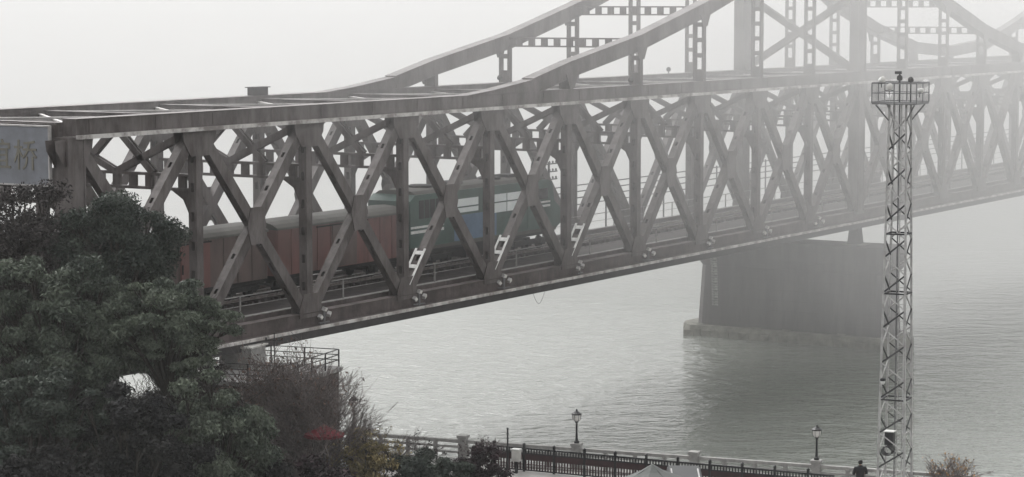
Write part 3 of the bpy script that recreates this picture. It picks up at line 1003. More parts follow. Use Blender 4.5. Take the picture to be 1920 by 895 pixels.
coil = [(0.0 + 0.26 * math.cos(a * 0.5), -0.26 - 0.012 * a, -0.18 + 0.20 * math.sin(a * 0.5)) for a in range(52)]
MB().tube(coil, [0.022] * len(coil), 5).build("cable_coil", M['dark_iron'], t)
t = thing("dome_camera", "small black and white dome camera on the tower leg above the water line", "camera", on_tower(-0.45, -0.55, 6.15), R(-25))
MB().box(-0.02, 0.02, -0.1, 0.25, 0.02, 0.06).build("arm", M['dark_iron'], t)
MB().lathe(0, -0.12, [(0.05, -0.22), (0.11, -0.14), (0.12, -0.05)], 10).build("dome", M['white'], t)
MB().lathe(0, -0.12, [(0.13, -0.05), (0.13, 0.05), (0.06, 0.09)], 10).build("cover", M['dark_iron'], t)

# ------------------------------------------------------------------ promenade: balustrade, lamps, fence
bal = thing("stone_balustrade", "long pale stone balustrade along the river edge of the promenade", "balustrade", (QA.x, QA.y, 3.06), Q_ANGLE)
PS = [-1.75 + 6.25 * k - 6.25 * 2 for k in range(9)]
LAMPS = (-1.75, 10.75, 23.25)
pil = MB().box(-0.21, 0.21, -0.21, 0.21, 0, 1.16).box(-0.26, 0.26, -0.26, 0.26, 1.16, 1.30).mesh("pillar", M['stone'])
sml = MB().box(-0.09, 0.09, -0.09, 0.09, 0, 0.90).mesh("baluster_post", M['stone'])
for s in PS:
    put("pillar", pil, bal, (s, 0, 0))
    for (z0, z1, d) in ((0.90, 1.06, 0.13), (0.62, 0.72, 0.07), (0.34, 0.44, 0.07)):
        MB().box(s + 0.21, s + 6.04, -d, d, z0, z1).build("rail", M['stone'], bal)
    for k in (1, 2, 3):
        put("baluster_post", sml, bal, (s + 6.25 * k / 4, 0, 0))
first = None
for s, lab in zip(LAMPS, ("black globe lamp post half hidden by the bare twigs", "black globe lamp post on the stone pillar in the middle of the balustrade", "black globe lamp post beside the person, left of the tower")):
    x, y, _ = quay(s, 0, 0)
    if first is None:
        t = thing("street_lamp", lab, "street lamp", (x, y, 4.36), 0, "lamps on the balustrade pillars")
        MB().lathe(0, 0, [(0.13, 0), (0.13, 0.10), (0.07, 0.16), (0.055, 0.45), (0.05, 1.02), (0.09, 1.06), (0.06, 1.10)], 10).build("pole", M['dark_iron'], t)
        gl = MB().lathe(0, 0, [(0.10, 1.12), (0.185, 1.22), (0.205, 1.38), (0.19, 1.47)], 12).build("globe", M['lamp_glass'], t)
        cg = MB().lathe(0, 0, [(0.06, 1.09), (0.13, 1.13), (0.10, 1.15)], 10)
        for k in range(6):
            a = k * math.pi / 3
            cg.tube([(0.12 * math.cos(a), 0.12 * math.sin(a), 1.13), (0.20 * math.cos(a), 0.20 * math.sin(a), 1.24), (0.22 * math.cos(a), 0.22 * math.sin(a), 1.40), (0.22 * math.cos(a), 0.22 * math.sin(a), 1.48)], [0.013] * 4, 4)
        cg.build("cage", M['dark_iron'], t)
        MB().lathe(0, 0, [(0.25, 1.47), (0.27, 1.52), (0.16, 1.58), (0.10, 1.63), (0.05, 1.66), (0.06, 1.71), (0.01, 1.76)], 12).build("cap", M['dark_iron'], t)
        first = t
    else:
        c = copy_tree(first)
        c.location = (x, y, 4.36)
        c["label"] = lab

FA, FB = Vector((-0.9, 121.25)), Vector((15.4, 113.33))
FT = (FB - FA).normalized()
FL = (FB - FA).length
fen = thing("promenade_fence", "black iron fence with maroon board and pickets in front of the balustrade", "fence", (FA.x, FA.y, 3.0), math.atan2(FT.y, FT.x))
fp = MB().box(-0.055, 0.055, -0.055, 0.055, 0, 1.36).lathe(0, 0, [(0.075, 1.36), (0.09, 1.41), (0.03, 1.46)], 8).mesh("fence_post", M['dark_iron'])
npost = int(FL / 1.68)
for i in range(npost + 1):
    put("fence_post", fp, fen, (i * 1.68, 0, 0))
MB().box(0, FL, -0.035, 0.035, 1.14, 1.22).build("top_rail", M['dark_iron'], fen)
MB().box(0, FL, -0.03, 0.03, 0.90, 0.97).build("mid_rail", M['dark_iron'], fen)
MB().box(0, FL, -0.03, 0.03, 0.05, 0.11).build("bottom_rail", M['dark_iron'], fen)
MB().box(0, FL, -0.026, 0.026, 0.60, 0.90).build("board", M['maroon'], fen)
MB().box(0, FL, -0.022, 0.022, 0.36, 0.39).build("slim_rail", M['maroon'], fen)
pk = MB().box(-0.033, 0.033, -0.02, 0.02, 0.11, 0.60).mesh("picket", M['maroon'])
pk2 = MB().box(-0.03, 0.03, -0.02, 0.02, 0.97, 1.14).mesh("short_baluster", M['dark_iron'])
i = 0
while (i + 0.5) * 0.155 < FL - 0.1:
    put("picket", pk, fen, ((i + 0.5) * 0.155, 0, 0))
    put("short_baluster", pk2, fen, ((i + 0.5) * 0.155, 0, 0))
    i += 1

t = thing("utility_cabinet", "off white utility cabinet on the iron fence beside the thin black post", "cabinet", (0.22, 120.0, 3.0), math.atan2(FT.y, FT.x))
MB().box(-0.2, 0.2, -0.15, 0.15, 0.62, 1.22).build("case", M['cabinet'], t)
MB().box(-0.22, 0.22, -0.18, 0.17, 1.22, 1.26).build("cover", M['white'], t)
MB().box(-0.18, 0.16, -0.17, -0.15, 0.66, 1.18).build("door", M['cabinet'], t)
MB().box(-0.06, 0.06, -0.06, 0.06, 0, 0.62).build("leg", M['dark_iron'], t)
t = thing("slim_post", "thin black post with knobs standing left of the white cabinet", "post", (-0.22, 119.9, 3.0), 0)
MB().lathe(0, 0, [(0.05, 0), (0.04, 2.3), (0.02, 2.36)], 8).build("pole", M['dark_iron'], t)
for z in (1.75, 2.0, 2.25):
    MB().lathe(0, 0, [(0.03, z), (0.075, z + 0.05), (0.03, z + 0.1)], 8).build("knob", M['dark_iron'], t)


# ------------------------------------------------------------------ umbrellas and van
def umbrella(label, x, y, top, radius, drop, mat, n, rz):
    t = thing("canvas_umbrella", label, "umbrella", (x, y, 2.95), rz)
    h = top - 2.95
    MB().lathe(0, 0, [(0.03, 0), (0.03, h - 0.02)], 8).build("pole", M['dark_iron'], t)
    MB().lathe(0, 0, [(0.3, 0), (0.3, 0.06), (0.06, 0.12)], 12).build("base", M['under'], t)
    b = MB()
    rings = [(0.04, h), (radius * 0.35, h - drop * 0.42), (radius * 0.7, h - drop * 0.74), (radius, h - drop), (radius * 1.0, h - drop - 0.14)]
    o = 0
    for r_, z_ in rings:
        for k in range(2 * n):
            a = 2 * math.pi * k / (2 * n)
            rr_ = r_ * (1.0 if k % 2 == 0 else 0.93)
            zz_ = z_ - (0.0 if k % 2 == 0 else 0.02 * r_)
            b.v.append((rr_ * math.cos(a), rr_ * math.sin(a), zz_))
    for i in range(len(rings) - 1):
        for k in range(2 * n):
            k2 = (k + 1) % (2 * n)
            b.f.append((i * 2 * n + k, (i + 1) * 2 * n + k, (i + 1) * 2 * n + k2, i * 2 * n + k2))
    b.f.append(tuple(range(2 * n)))
    c = b.build("canopy", mat, t)
    for k in range(n):
        a = 2 * math.pi * k / n
        MB().bar((0.04 * math.cos(a), 0.04 * math.sin(a), h - 0.05), (radius * 0.98 * math.cos(a), radius * 0.98 * math.sin(a), h - drop - 0.05), 0.02, 0.03, side=(-math.sin(a), math.cos(a), 0)).build("rib", M['dark_iron'], t)
    return t


umbrella("grey canvas umbrella in front of the maroon fence", 6.38, 108.0, 5.78, 1.6, 0.70, M['grey_cloth'], 4, R(30))
umbrella("red canvas umbrella under the bare twigs beside the yellow shrub", -8.75, 110.6, 7.15, 0.95, 0.42, M['red_cloth'], 8, R(10))

van = thing("parked_van", "grey van with a dark window parked beside the grey umbrella", "van", (8.05, 110.2, 2.92), R(-2))
prof = [(-0.86, 0.42), (0.86, 0.42), (0.92, 0.75), (0.90, 1.15), (0.78, 1.86), (0.70, 1.95), (-0.70, 1.95), (-0.78, 1.86), (-0.90, 1.15), (-0.92, 0.75)]
vb = MB().prism([(p, q_) for p, q_ in prof], 'y', -2.2, 2.2)
vo = vb.build("body", M['van_paint'], van)
MB().hexa([(-0.80, -2.23, 1.2), (0.80, -2.23, 1.2), (0.80, -2.2, 1.2), (-0.80, -2.2, 1.2), (-0.70, -2.23, 1.8), (0.70, -2.23, 1.8), (0.70, -2.2, 1.8), (-0.70, -2.2, 1.8)]).build("rear_window", M['van_glass'], van)
for s in (-1, 1):
    MB().box(s * 0.8 - 0.06, s * 0.8 + 0.06, -2.24, -2.2, 0.8, 1.15).build("tail_lamp", M['tail_red'], van)
    for (ya, yb) in ((-2.0, -0.9), (-0.8, 0.4), (0.5, 1.6)):
        MB().hexa([(s * 0.905, ya, 1.18), (s * 0.885, ya, 1.18), (s * 0.885, yb, 1.18), (s * 0.905, yb, 1.18), (s * 0.80, ya, 1.76), (s * 0.78, ya, 1.76), (s * 0.78, yb, 1.76), (s * 0.80, yb, 1.76)]).build("side_window", M['van_glass'], van)
    MB().box(s * 0.62 - 0.03, s * 0.62 + 0.03, -1.9, 1.2, 1.95, 2.01).build("roof_rail", M['galv'], van)
    for yy in (-1.35, 1.45):
        wv = MB().tube([(s * 0.70, yy, 0.33), (s * 0.90, yy, 0.33)], [0.33, 0.33], 18).build("wheel", M['tyre'], van)
        MB().tube([(s * 0.895, yy, 0.33), (s * 0.915, yy, 0.33)], [0.19, 0.17], 12).build("rim", M['galv'], wv)
MB().box(-0.9, 0.9, -2.32, -2.2, 0.42, 0.68).build("bumper", M['under'], van)
MB().hexa([(-0.78, 2.2, 1.2), (0.78, 2.2, 1.2), (0.78, 2.23, 1.2), (-0.78, 2.23, 1.2), (-0.68, 2.2, 1.8), (0.68, 2.2, 1.8), (0.68, 2.23, 1.8), (-0.68, 2.23, 1.8)]).build("windscreen", M['van_glass'], van)


# ------------------------------------------------------------------ person at the balustrade
def skinned(name, joints, links, mat, parent, sub=2):
    me = bpy.data.meshes.new(name)
    me.from_pydata([j[0] for j in joints], links, [])
    o = put(name, me, parent)
    me.materials.append(mat)
    sk = o.modifiers.new("skin", 'SKIN')
    sk.use_smooth_shade = True
    for i, j in enumerate(joints):
        r = j[1]
        me.skin_vertices[0].data[i].radius = (r, r) if not isinstance(r, tuple) else r
        me.skin_vertices[0].data[i].use_root = (i == 0)
    ss = o.modifiers.new("sub", 'SUBSURF')
    ss.levels = ss.render_levels = sub
    return o


person = thing("person", "person in a black padded coat leaning by the balustrade, seen from behind", "person", (16.78, 114.3, 3.0), R(8))
J = [((0, 0, 0.93), (0.15, 0.11)), ((0, 0.01, 1.12), (0.135, 0.10)), ((0, 0.02, 1.34), (0.165, 0.11)), ((0, 0.02, 1.45), (0.07, 0.07)), ((0, 0.03, 1.52), (0.055, 0.055)),
     ((0, 0.04, 1.58), (0.075, 0.085)), ((0, 0.045, 1.66), (0.078, 0.095)), ((0, 0.04, 1.735), (0.05, 0.06))]
K = [(i, i + 1) for i in range(7)]
for s in (-1, 1):
    o = len(J)
    J += [((s * 0.09, 0.0, 0.86), 0.09), ((s * 0.10, 0.02, 0.48), 0.06), ((s * 0.10, -0.02, 0.09), 0.042), ((s * 0.115, 0.12, 0.03), 0.035)]
    K += [(0, o), (o, o + 1), (o + 1, o + 2), (o + 2, o + 3)]
    o = len(J)
    J += [((s * 0.19, 0.02, 1.38), 0.06), ((s * 0.27, 0.04, 1.12), 0.048), ((s * 0.20, 0.25, 1.06), 0.036), ((s * 0.18, 0.31, 1.055), 0.032), ((s * 0.175, 0.37, 1.05), (0.035, 0.02))]
    K += [(2, o), (o, o + 1), (o + 1, o + 2), (o + 2, o + 3), (o + 3, o + 4)]
    h = o + 4
    for fi, (dx, ln) in enumerate(((-0.027, 0.062), (-0.009, 0.072), (0.010, 0.068), (0.027, 0.052))):
        o = len(J)
        J += [((s * 0.175 + dx, 0.40, 1.05), 0.009), ((s * 0.175 + dx * 1.15, 0.40 + ln * 0.55, 1.04), 0.0085), ((s * 0.175 + dx * 1.2, 0.40 + ln * 0.9, 1.012), 0.007)]
        K += [(h, o), (o, o + 1), (o + 1, o + 2)]
    o = len(J)
    J += [((s * 0.175 - s * 0.035, 0.355, 1.045), 0.011), ((s * 0.175 - s * 0.06, 0.39, 1.035), 0.009)]
    K += [(h - 1, o), (o, o + 1)]
skinned("body", J, K, M['skin'], person)
CJ = [((0, 0, 0.78), (0.24, 0.17)), ((0, 0, 0.98), (0.23, 0.165)), ((0, 0.01, 1.15), (0.225, 0.165)), ((0, 0.02, 1.33), (0.26, 0.165)), ((0, 0.02, 1.45), (0.15, 0.12)), ((0, 0.02, 1.54), (0.11, 0.105))]
CK = [(i, i + 1) for i in range(5)]
for s in (-1, 1):
    o = len(CJ)
    CJ += [((s * 0.24, 0.02, 1.37), 0.10), ((s * 0.33, 0.04, 1.11), 0.09), ((s * 0.215, 0.24, 1.06), 0.058)]
    CK += [(3, o), (o, o + 1), (o + 1, o + 2)]
skinned("coat", CJ, CK, M['coat'], person)
TJ = [((0, 0, 0.90), (0.165, 0.125))]
TK = []
for s in (-1, 1):
    o = len(TJ)
    TJ += [((s * 0.09, 0.0, 0.80), 0.10), ((s * 0.10, 0.02, 0.48), 0.075), ((s * 0.10, -0.02, 0.10), 0.06)]
    TK += [(0, o), (o, o + 1), (o + 1, o + 2)]
skinned("trousers", TJ, TK, M['trousers'], person)
skinned("hair", [((0, -0.005, 1.55), (0.09, 0.08)), ((0, 0.0, 1.62), (0.115, 0.105)), ((0, 0.005, 1.70), (0.125, 0.115)), ((0, 0.03, 1.78), (0.085, 0.09))], [(0, 1), (1, 2), (2, 3)], M['hair'], person)
for s in (-1, 1):
    MB().hexa([(s * 0.11 - 0.05, -0.08, 0), (s * 0.11 + 0.05, -0.08, 0), (s * 0.12 + 0.055, 0.19, 0), (s * 0.12 - 0.055, 0.19, 0), (s * 0.11 - 0.04, -0.07, 0.11), (s * 0.11 + 0.04, -0.07, 0.11), (s * 0.12 + 0.045, 0.17, 0.06), (s * 0.12 - 0.045, 0.17, 0.06)]).build("shoe", M['tyre'], person)
    MB().lathe(s * 0.085, 0.045, [(0.006, 1.625), (0.018, 1.635), (0.018, 1.66), (0.006, 1.675)], 6).build("ear", M['skin'], person)

# ------------------------------------------------------------------ small building with a railed roof
BX = thing("riverside_building", "low flat roofed building with a wire railing on its roof behind bare twigs", "building", (-8.72, 120.0, 2.95), Q_ANGLE)
# local x runs along the quay; the building lies to the left of its river-side corner
MB().box(-5.7, 0.0, -6.2, 0.0, 0, 5.3).build("wall", M['brick'], BX)
MB().box(-5.85, 0.15, -6.35, 0.15, 5.3, 5.5).build("roof", M['stone'], BX)
for (xx, zz) in ((-1.6, 3.0), (-4.0, 3.0)):
    wf = MB().box(xx - 0.55, xx + 0.55, -6.24, -6.2, zz - 0.6, zz + 0.6).build("window", M['van_glass'], BX)
    MB().box(xx - 0.62, xx + 0.62, -6.3, -6.2, zz - 0.68, zz - 0.6).build("sill", M['stone'], wf)
rp_ = MB().box(-0.03, 0.03, -0.03, 0.03, 5.5, 6.38).mesh("railing_post", M['brace_dark'])
for xx in (0, -1.9, -3.8, -5.7):
    put("railing_post", rp_, BX, (xx, 0, 0))
    if xx < -0.1:
        put("railing_post", rp_, BX, (xx, -6.2, 0))
for yy in (-1.55, -3.1, -4.65, -6.2):
    put("railing_post", rp_, BX, (0, yy, 0))
for z in (5.85, 6.11, 6.38):
    MB().box(-5.7, 0, -0.02, 0.02, z - 0.02, z + 0.02).box(-5.7, 0, -6.22, -6.18, z - 0.02, z + 0.02).box(-0.02, 0.02, -6.18, -0.02, z - 0.02, z + 0.02).build("railing_wire" if z < 6.3 else "roof_railing", M['brace_dark'], BX)
sh = thing("roof_hut", "small pale grey hut on the flat roof under the bridge edge", "hut", (0, 0, 0), Q_ANGLE)
sh.location = Matrix.Translation(BX.location) @ Matrix.Rotation(Q_ANGLE, 4, 'Z') @ Vector((-4.7, -1.4, 5.5))
MB().box(-0.9, 0.9, -0.8, 0.8, 0, 1.0).build("wall", M['stone'], sh)
MB().box(-1.0, 1.0, -0.9, 0.9, 1.0, 1.08).build("roof", M['cabinet'], sh)
MB().box(-0.3, 0.3, -0.83, -0.8, 0.02, 0.85).build("door", M['stone'], sh)
an = thing("roof_antenna", "thin antenna with two short cross arms on the flat roof", "antenna", (0, 0, 0), 0)
an.location = Matrix.Translation(BX.location) @ Matrix.Rotation(Q_ANGLE, 4, 'Z') @ Vector((-2.9, -1.4, 5.5))
MB().lathe(0, 0, [(0.03, 0), (0.025, 1.75)], 6).build("mast", M['brace_dark'], an)
MB().box(-0.42, 0.42, -0.02, 0.02, 1.36, 1.40).box(-0.45, -0.37, -0.04, 0.04, 1.36, 1.52).box(0.37, 0.45, -0.04, 0.04, 1.36, 1.52).build("cross_arm", M['brace_dark'], an)

# ------------------------------------------------------------------ trees and shrubs
VIEW = Vector((0, 0, 26.6))


def leaf_cards(lobes, count, size, seed, droop=0.0, flat=0.5):
    """many small bent leaf faces spread through the lobes"""
    r = np.random.default_rng(seed)
    vol = np.array([a[3] * a[4] * a[5] for a in lobes]) ** 0.72
    idx = r.choice(len(lobes), size=count, p=vol / vol.sum())
    lb = np.array(lobes)[idx]
    d = r.normal(size=(count, 3))
    d /= np.linalg.norm(d, axis=1)[:, None]
    rad = (r.random(count) ** 0.45)[:, None]
    # ragged edge
    rag = 1 + 0.22 * np.sin(d[:, :1] * 7 + lb[:, :1] * 3) * np.cos(d[:, 1:2] * 6 + lb[:, 2:3] * 2)
    c = lb[:, :3] + d * rad * rag * lb[:, 3:6]
    c[:, 2] -= droop * rad[:, 0] ** 2 * lb[:, 3]
    n = d * 0.8 + r.normal(size=(count, 3)) * 0.8
    n[:, 2] += flat
    n /= np.linalg.norm(n, axis=1)[:, None]
    t = np.cross(n, r.normal(size=(count, 3)))
    t[:, 2] -= droop
    t /= np.linalg.norm(t, axis=1)[:, None]
    b = np.cross(n, t)
    s = (size * (0.4 + 1.3 * r.random(count) ** 1.6))[:, None]
    v = np.empty((count, 4, 3))
    v[:, 0] = c - t * s
    v[:, 1] = c + b * s * 0.42 + n * s * 0.12
    v[:, 2] = c + t * s
    v[:, 3] = c - b * s * 0.42 + n * s * 0.12
    return v.reshape(-1, 3)


def quads_mesh(name, v, mat):
    n = len(v)
    me = bpy.data.meshes.new(name)
    me.vertices.add(n)
    me.vertices.foreach_set("co", v.astype(np.float32).ravel())
    me.loops.add(n)
    me.loops.foreach_set("vertex_index", np.arange(n, dtype=np.int32))
    me.polygons.add(n // 4)
    me.polygons.foreach_set("loop_start", np.arange(0, n, 4, dtype=np.int32))
    me.polygons.foreach_set("loop_total", np.full(n // 4, 4, dtype=np.int32))
    me.update(calc_edges=True)
    me.materials.append(mat)
    return me


def crown_lobes(rx, ry, z0, z1, k, seed, lr=0.33, lean=0.0):
    r = random.Random(seed)
    out = []
    zc, hz = (z0 + z1) / 2, (z1 - z0) / 2
    for i in range(k):
        u = 1 - 2 * (i + 0.5) / k
        a = i * 2.39996 + r.uniform(-0.5, 0.5)
        q_ = math.sqrt(1 - u * u)
        m = r.uniform(0.55, 0.98) if i % 4 else r.uniform(0.1, 0.45)
        s = r.uniform(0.65, 1.35) * lr
        # the crown is broad above the middle and drawn in below
        wz = 1.0 if u > -0.2 else 0.88
        out.append((rx * q_ * math.cos(a) * m * wz + lean * u, ry * q_ * math.sin(a) * m * wz, zc + hz * u * m, rx * s, ry * s, hz * s * r.uniform(0.42, 0.7)))
    return out


def tree(name, label, x, y, z0, top, low, rx, ry, mat, seed, leaves=14000, size=0.17, k=30, lr=0.33, droop=0.0, cat="tree", group=None, trunk_r=0.22, stems=1, bare=0):
    t = thing(name, label, cat, (x, y, z0), 0, group)
    lobes = crown_lobes(rx, ry, low - z0, top - z0, k, seed, lr)
    r = random.Random(seed + 5)
    b = MB()
    fork = max(0.5, (low - z0) * 0.8 + 0.15 * (top - low))
    starts = []
    for s in range(stems):
        dx, dy = (r.uniform(-0.5, 0.5), r.uniform(-0.4, 0.4)) if stems > 1 else (0, 0)
        p0 = (dx * 0.6, dy * 0.6, -0.2)
        p1 = (dx * 1.2 + r.uniform(-.15, .15), dy + r.uniform(-.15, .15), fork * 0.5)
        p2 = (dx * 2.0 + r.uniform(-.25, .25), dy * 1.6 + r.uniform(-.2, .2), fork)
        b.tube([p0, p1, p2], [trunk_r, trunk_r * 0.8, trunk_r * 0.62], 8)
        starts.append(Vector(p2))
    for lb in lobes:
        st = r.choice(starts)
        e = Vector(lb[:3])
        m = (st + e) / 2 + Vector((r.uniform(-.2, .2), r.uniform(-.2, .2), r.uniform(-0.1, 0.35)))
        b.tube([st, m, e], [trunk_r * 0.46, trunk_r * 0.30, 0.03], 5)
        for j in range(4):
            tip = e + Vector((r.uniform(-1, 1) * lb[3], r.uniform(-1, 1) * lb[4], r.uniform(-0.6, 1) * lb[5]))
            b.tube([m.lerp(e, 0.6), tip], [0.03, 0.008], 4)
    b.build("trunk", M['bark'], t)
    put("crown", quads_mesh("crown", leaf_cards(lobes, leaves, size, seed, droop), mat), t)
    return t


def twig_shrub(name, label, x, y, z0, height, spread, seed, mat, stems=9, depth=5, cat="shrub", group=None, leaves=0, leaf_mat=None, leaf_size=0.08, lean=0.0, thick=0.035):
    t = thing(name, label, cat, (x, y, z0), 0, group)
    r = random.Random(seed)
    b = MB()
    tips = []

    def grow(p, d, ln, rad, lvl):
        e = p + d * ln
        b.tube([p, e], [rad, rad * 0.68], 3, cap=False)
        if lvl == 0:
            tips.append(e)
            return
        for _ in range(3 if lvl > 1 else 2):
            nd = (d + Vector((r.gauss(0, .42), r.gauss(0, .42), r.gauss(0.06, .30)))).normalized()
            grow(p.lerp(e, r.uniform(0.55, 1.0)), nd, ln * r.uniform(0.62, 0.86), max(0.011, rad * 0.64), lvl - 1)
        tips.append(e)

    for s in range(stems):
        a = 2 * math.pi * s / stems + r.uniform(-.4, .4)
        o = r.uniform(0.1, 0.9) * spread
        d = Vector((math.cos(a) * o / height + lean, math.sin(a) * o / height, 1)).normalized()
        grow(Vector((math.cos(a) * 0.25 * spread * r.random(), math.sin(a) * 0.25 * spread * r.random(), -0.1)), d, height * r.uniform(0.30, 0.40), thick, depth - 1)
    b.build("branches", mat, t)
    if leaves:
        rr_ = np.random.default_rng(seed)
        tp = np.array([tuple(p) for p in tips])
        pick = tp[rr_.integers(0, len(tp), leaves)]
        lobes = [(p[0], p[1], p[2], 0.16, 0.16, 0.14) for p in pick]
        put("leaves", quads_mesh("leaves", leaf_cards(lobes, leaves, leaf_size, seed), leaf_mat), t)
    return t


tree("broadleaf_tree", "dull brown leafed tree below the grey bridge sign", -21.3, 104.5, 2.9, 19.3, 9.5, 3.5, 2.4, M['leaf_brown'], 11, 84000, 0.08, 80, 0.27)
tree("broadleaf_tree", "dull bluish green tree in front of the end post of the bridge", -17.6, 104.8, 2.9, 18.7, 12.6, 3.1, 2.2, M['leaf_bluish'], 12, 95000, 0.075, 84, 0.27)
tree("broadleaf_tree", "big grey green tree at the left edge below the brown tree", -19.1, 99.5, 2.9, 16.7, 9.0, 4.0, 3.0, M['leaf_green'], 13, 110000, 0.082, 120, 0.17, 0.3)
tree("broadleaf_tree", "feathery pale green tree covering the landward end of the bottom chord", -14.3, 99.0, 2.9, 15.75, 11.4, 2.95, 2.4, M['leaf_feather'], 14, 90000, 0.072, 110, 0.18, 0.4)
tree("broadleaf_tree", "rounded grey green tree in front of the bare twigs and below the bridge ledge", -12.5, 96.5, 2.9, 12.1, 4.4, 3.25, 2.6, M['leaf_feather'], 15, 110000, 0.076, 120, 0.185, 0.35)
tree("broadleaf_tree", "dark tree with forked trunks low at the left edge", -18.6, 94.0, 2.9, 13.0, 7.6, 3.2, 2.4, M['leaf_bluish'], 16, 46000, 0.085, 60, 0.19, 0.2, stems=4, trunk_r=0.2)
tree("broadleaf_tree", "dark bluish tree in the lower left, right of the forked trunks", -14.7, 92.5, 2.9, 12.35, 4.5, 2.9, 2.2, M['leaf_dark'], 17, 56000, 0.085, 70, 0.19)
tree("broadleaf_shrub", "very dark shrub filling the bottom left corner", -18.3, 90.5, 2.9, 10.0, 3.4, 3.4, 2.2, M['leaf_dark'], 18, 52000, 0.085, 70, 0.19, cat="shrub", trunk_r=0.12, stems=3)
tree("broadleaf_shrub", "very dark shrub below the rounded grey green tree", -10.7, 99.0, 2.9, 8.3, 3.2, 2.2, 1.8, M['leaf_dark'], 19, 26000, 0.09, 44, 0.24, cat="shrub", trunk_r=0.1, stems=3)
tree("broadleaf_shrub", "dark purple shrub at the bottom edge below the bare twigs", -8.4, 104.0, 2.9, 6.9, 3.0, 1.8, 1.5, M['leaf_purple'], 20, 9000, 0.12, 24, cat="shrub", trunk_r=0.08, stems=3)
tree("broadleaf_shrub", "yellowing shrub between the dark hedge and the red umbrella", -6.85, 111.6, 2.9, 6.85, 3.3, 1.35, 1.0, M['leaf_yellow'], 21, 7000, 0.085, 26, 0.3, cat="shrub", trunk_r=0.06, stems=3)
tree("broadleaf_shrub", "dark green rounded bush right of the yellowing shrub", -4.6, 112.0, 2.9, 5.75, 3.0, 1.5, 1.2, M['leaf_bluish'], 22, 9000, 0.09, 26, 0.32, cat="shrub", trunk_r=0.06, stems=3)
tree("broadleaf_shrub", "dark green low bush left of the purple leafed shrub", -2.9, 113.0, 2.9, 5.35, 3.0, 1.2, 1.0, M['leaf_bluish'], 23, 7000, 0.09, 24, 0.32, cat="shrub", trunk_r=0.06, stems=3)
tree("broadleaf_shrub", "dark purple leafed shrub at the left end of the black fence", -1.45, 113.8, 2.9, 5.75, 3.0, 1.15, 0.9, M['leaf_purple'], 24, 7000, 0.085, 24, 0.32, cat="shrub", trunk_r=0.05, stems=4)
twig_shrub("bare_tree", "tall bare purple brown tree in front of the railed roof", -9.2, 112.5, 2.9, 6.9, 3.2, 31, M['twig'], 14, 6, "tree", thick=0.05)
twig_shrub("bare_tree", "bare tree with a few rusty leaves between the green tree and the railed roof", -10.9, 113.0, 2.9, 7.2, 2.5, 32, M['twig'], 14, 6, "tree", leaves=5000, leaf_mat=M['leaf_rust'], leaf_size=0.07, thick=0.045)
twig_shrub("bare_shrub", "bare spreading shrub around the first lamp post", -7.0, 116.5, 2.9, 3.5, 2.3, 33, M['twig'], 9, 5, lean=0.0)
twig_shrub("bare_shrub", "low twiggy shrub with yellowish leaves beside the red umbrella", -7.3, 113.0, 2.9, 3.6, 2.0, 34, M['twig'], 9, 5, leaves=5000, leaf_mat=M['leaf_yellow'], leaf_size=0.06)
twig_shrub("weedy_plant", "thin weedy stems rising above the balustrade near the yellow shrub", -4.6, 121.9, 3.0, 1.9, 1.2, 35, M['twig'], 6, 4, "plant", leaves=160, leaf_mat=M['leaf_dark'], leaf_size=0.07, thick=0.014)
twig_shrub("weedy_plant", "thin weedy stems between the balustrade pillar and the dark shrub", -1.7, 120.4, 3.0, 2.3, 1.0, 36, M['twig'], 7, 4, "plant", leaves=260, leaf_mat=M['leaf_purple'], leaf_size=0.08, thick=0.014)
twig_shrub("young_tree", "young tree with sparse olive and orange leaves right of the tower", 20.9, 113.2, 2.95, 2.55, 1.5, 37, M['twig'], 8, 5, "tree", leaves=420, leaf_mat=M['leaf_orange'], leaf_size=0.06, thick=0.022)
tree("broadleaf_shrub", "small bright orange shrub at the foot of the young tree", 19.9, 113.0, 2.95, 4.0, 3.0, 0.75, 0.6, M['leaf_orange'], 38, 2600, 0.06, 18, 0.34, cat="shrub", trunk_r=0.03, stems=3)

tree("broadleaf_shrub", "dull olive shrub behind the rounded tree and left of the railed roof", -14.6, 105.0, 2.9, 11.5, 3.4, 3.3, 2.2, M['leaf_brown'], 25, 42000, 0.08, 60, 0.24, cat="shrub", trunk_r=0.12, stems=3)

twig_shrub("bare_shrub", "thin bare branches crossing the gap of bright water among the trees", -15.0, 100.5, 2.9, 9.6, 2.2, 41, M['bark'], 9, 5, thick=0.05)

# undergrowth under the trees
r_ = random.Random(3)
lob = []
for i in range(120):
    x, y = r_.uniform(-26, -5), r_.uniform(86, 113)
    lob.append((x, y, 2.9 + r_.uniform(0.1, 1.0), r_.uniform(0.8, 1.5), r_.uniform(0.8, 1.5), r_.uniform(0.6, 1.4)))
tag(put("undergrowth", quads_mesh("undergrowth", leaf_cards(lob, 42000, 0.17, 77), M['leaf_dark'])), "dark tangled undergrowth beneath the trees", kind="stuff")


# ------------------------------------------------------------------ air: thin even haze, and the fog bank lying on the river
hz = MB().box(-760, 760, -60, 2500, -1.8, 40.0).build("haze", volume_material("thin haze", 0.00018, (0.93, 0.94, 0.93)))
tag(hz, "thin pale haze over the river and its banks", kind="stuff")


def fog_front(x, z):
    y = 160.0 - 2.0 * max(0.0, min(24.0, z)) + 3.5 * math.sin(x * 0.11 + 1.0) + 2.5 * math.sin(z * 0.35 + x * 0.05) + 1.5 * math.sin(x * 0.31 - z * 0.22)
    lean = max(0.0, min(1.0, (x - 4.0) / 16.0)) * max(0.0, min(1.0, (z - 6.0) / 10.0))
    return y - 19.0 * lean


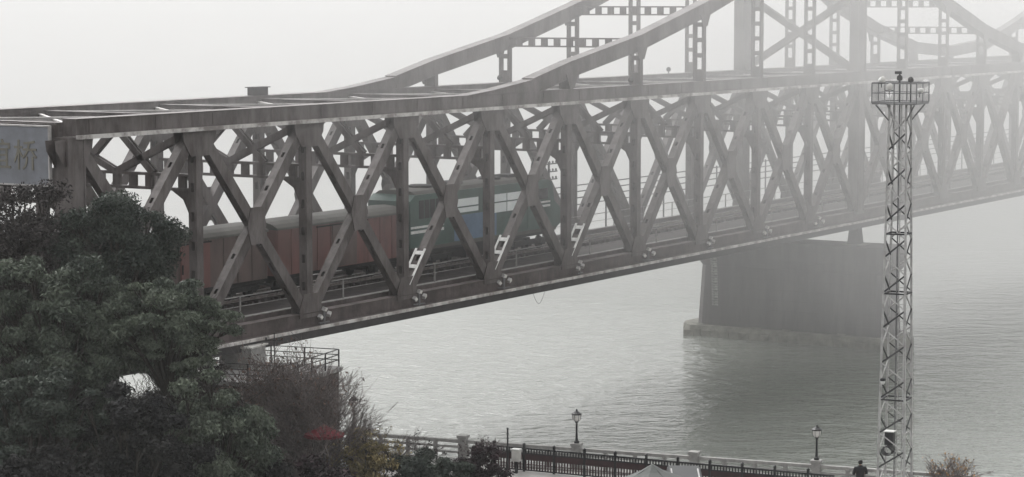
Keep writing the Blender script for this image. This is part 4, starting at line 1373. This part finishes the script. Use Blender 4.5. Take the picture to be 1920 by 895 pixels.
fb_ = MB()
NX, NZ = 90, 14
xs = [-60 + 120 * i / NX for i in range(NX + 1)]
xs = [-680, -300] + xs + [300, 680]
zs = [-1.2 + 40.4 * j / NZ for j in range(NZ + 1)]
for x in xs:
    for z in zs:
        fb_.v.append((x, fog_front(max(-60, min(60, x)), z), z))
nz = len(zs)
base = len(fb_.v)
for x in xs:
    for z in zs:
        fb_.v.append((x, 2440.0, z))
for i in range(len(xs) - 1):
    for j in range(nz - 1):
        a = i * nz + j
        fb_.f.append((a, a + nz, a + nz + 1, a + 1))
        a += base
        fb_.f.append((a, a + 1, a + nz + 1, a + nz))
    a = i * nz
    fb_.f.append((a, base + a, base + a + nz, a + nz))
    a = i * nz + nz - 1
    fb_.f.append((a, a + nz, base + a + nz, base + a))
for j in range(nz - 1):
    fb_.f.append((j, j + 1, base + j + 1, base + j))
    a = (len(xs) - 1) * nz + j
    fb_.f.append((a, base + a, base + a + 1, a + 1))
fog = fb_.build("fog_bank", volume_material("river fog", 0.0074, (0.70, 0.695, 0.693)))
tag(fog, "pale bank of fog lying on the river and swallowing the far spans", kind="stuff")

# drifting thicker patches inside the bank
wm = volume_material("drifting fog", 0.010, (0.70, 0.695, 0.693))
for (x, y, z, rx, ry, rz, lab) in ((30, 172, 25.5, 17, 11, 6, "thicker drift of fog in front of the upper chord right of the tower"),
                                   (17, 165, 21.5, 9, 8, 4.5, "thicker drift of fog in front of the crossed portal braces")):
    b = MB()
    b.lathe(0, 0, [(max(0.03, math.sin(math.pi * j / 14)), -math.cos(math.pi * j / 14)) for j in range(15)], 22)
    r5 = random.Random(int(x))
    ph = [r5.uniform(0, 6) for _ in range(4)]
    b.v = [(rx * p[0] * (1 + .16 * math.sin(3 * p[2] + ph[0] + 2 * p[1])), ry * p[1] * (1 + .16 * math.sin(2.5 * p[0] + ph[1])), rz * p[2] * (1 + .2 * math.sin(3.2 * p[0] + ph[2]))) for p in b.v]
    w = b.build("fog_drift", wm, loc=(x, y, z))
    tag(w, lab, kind="stuff")
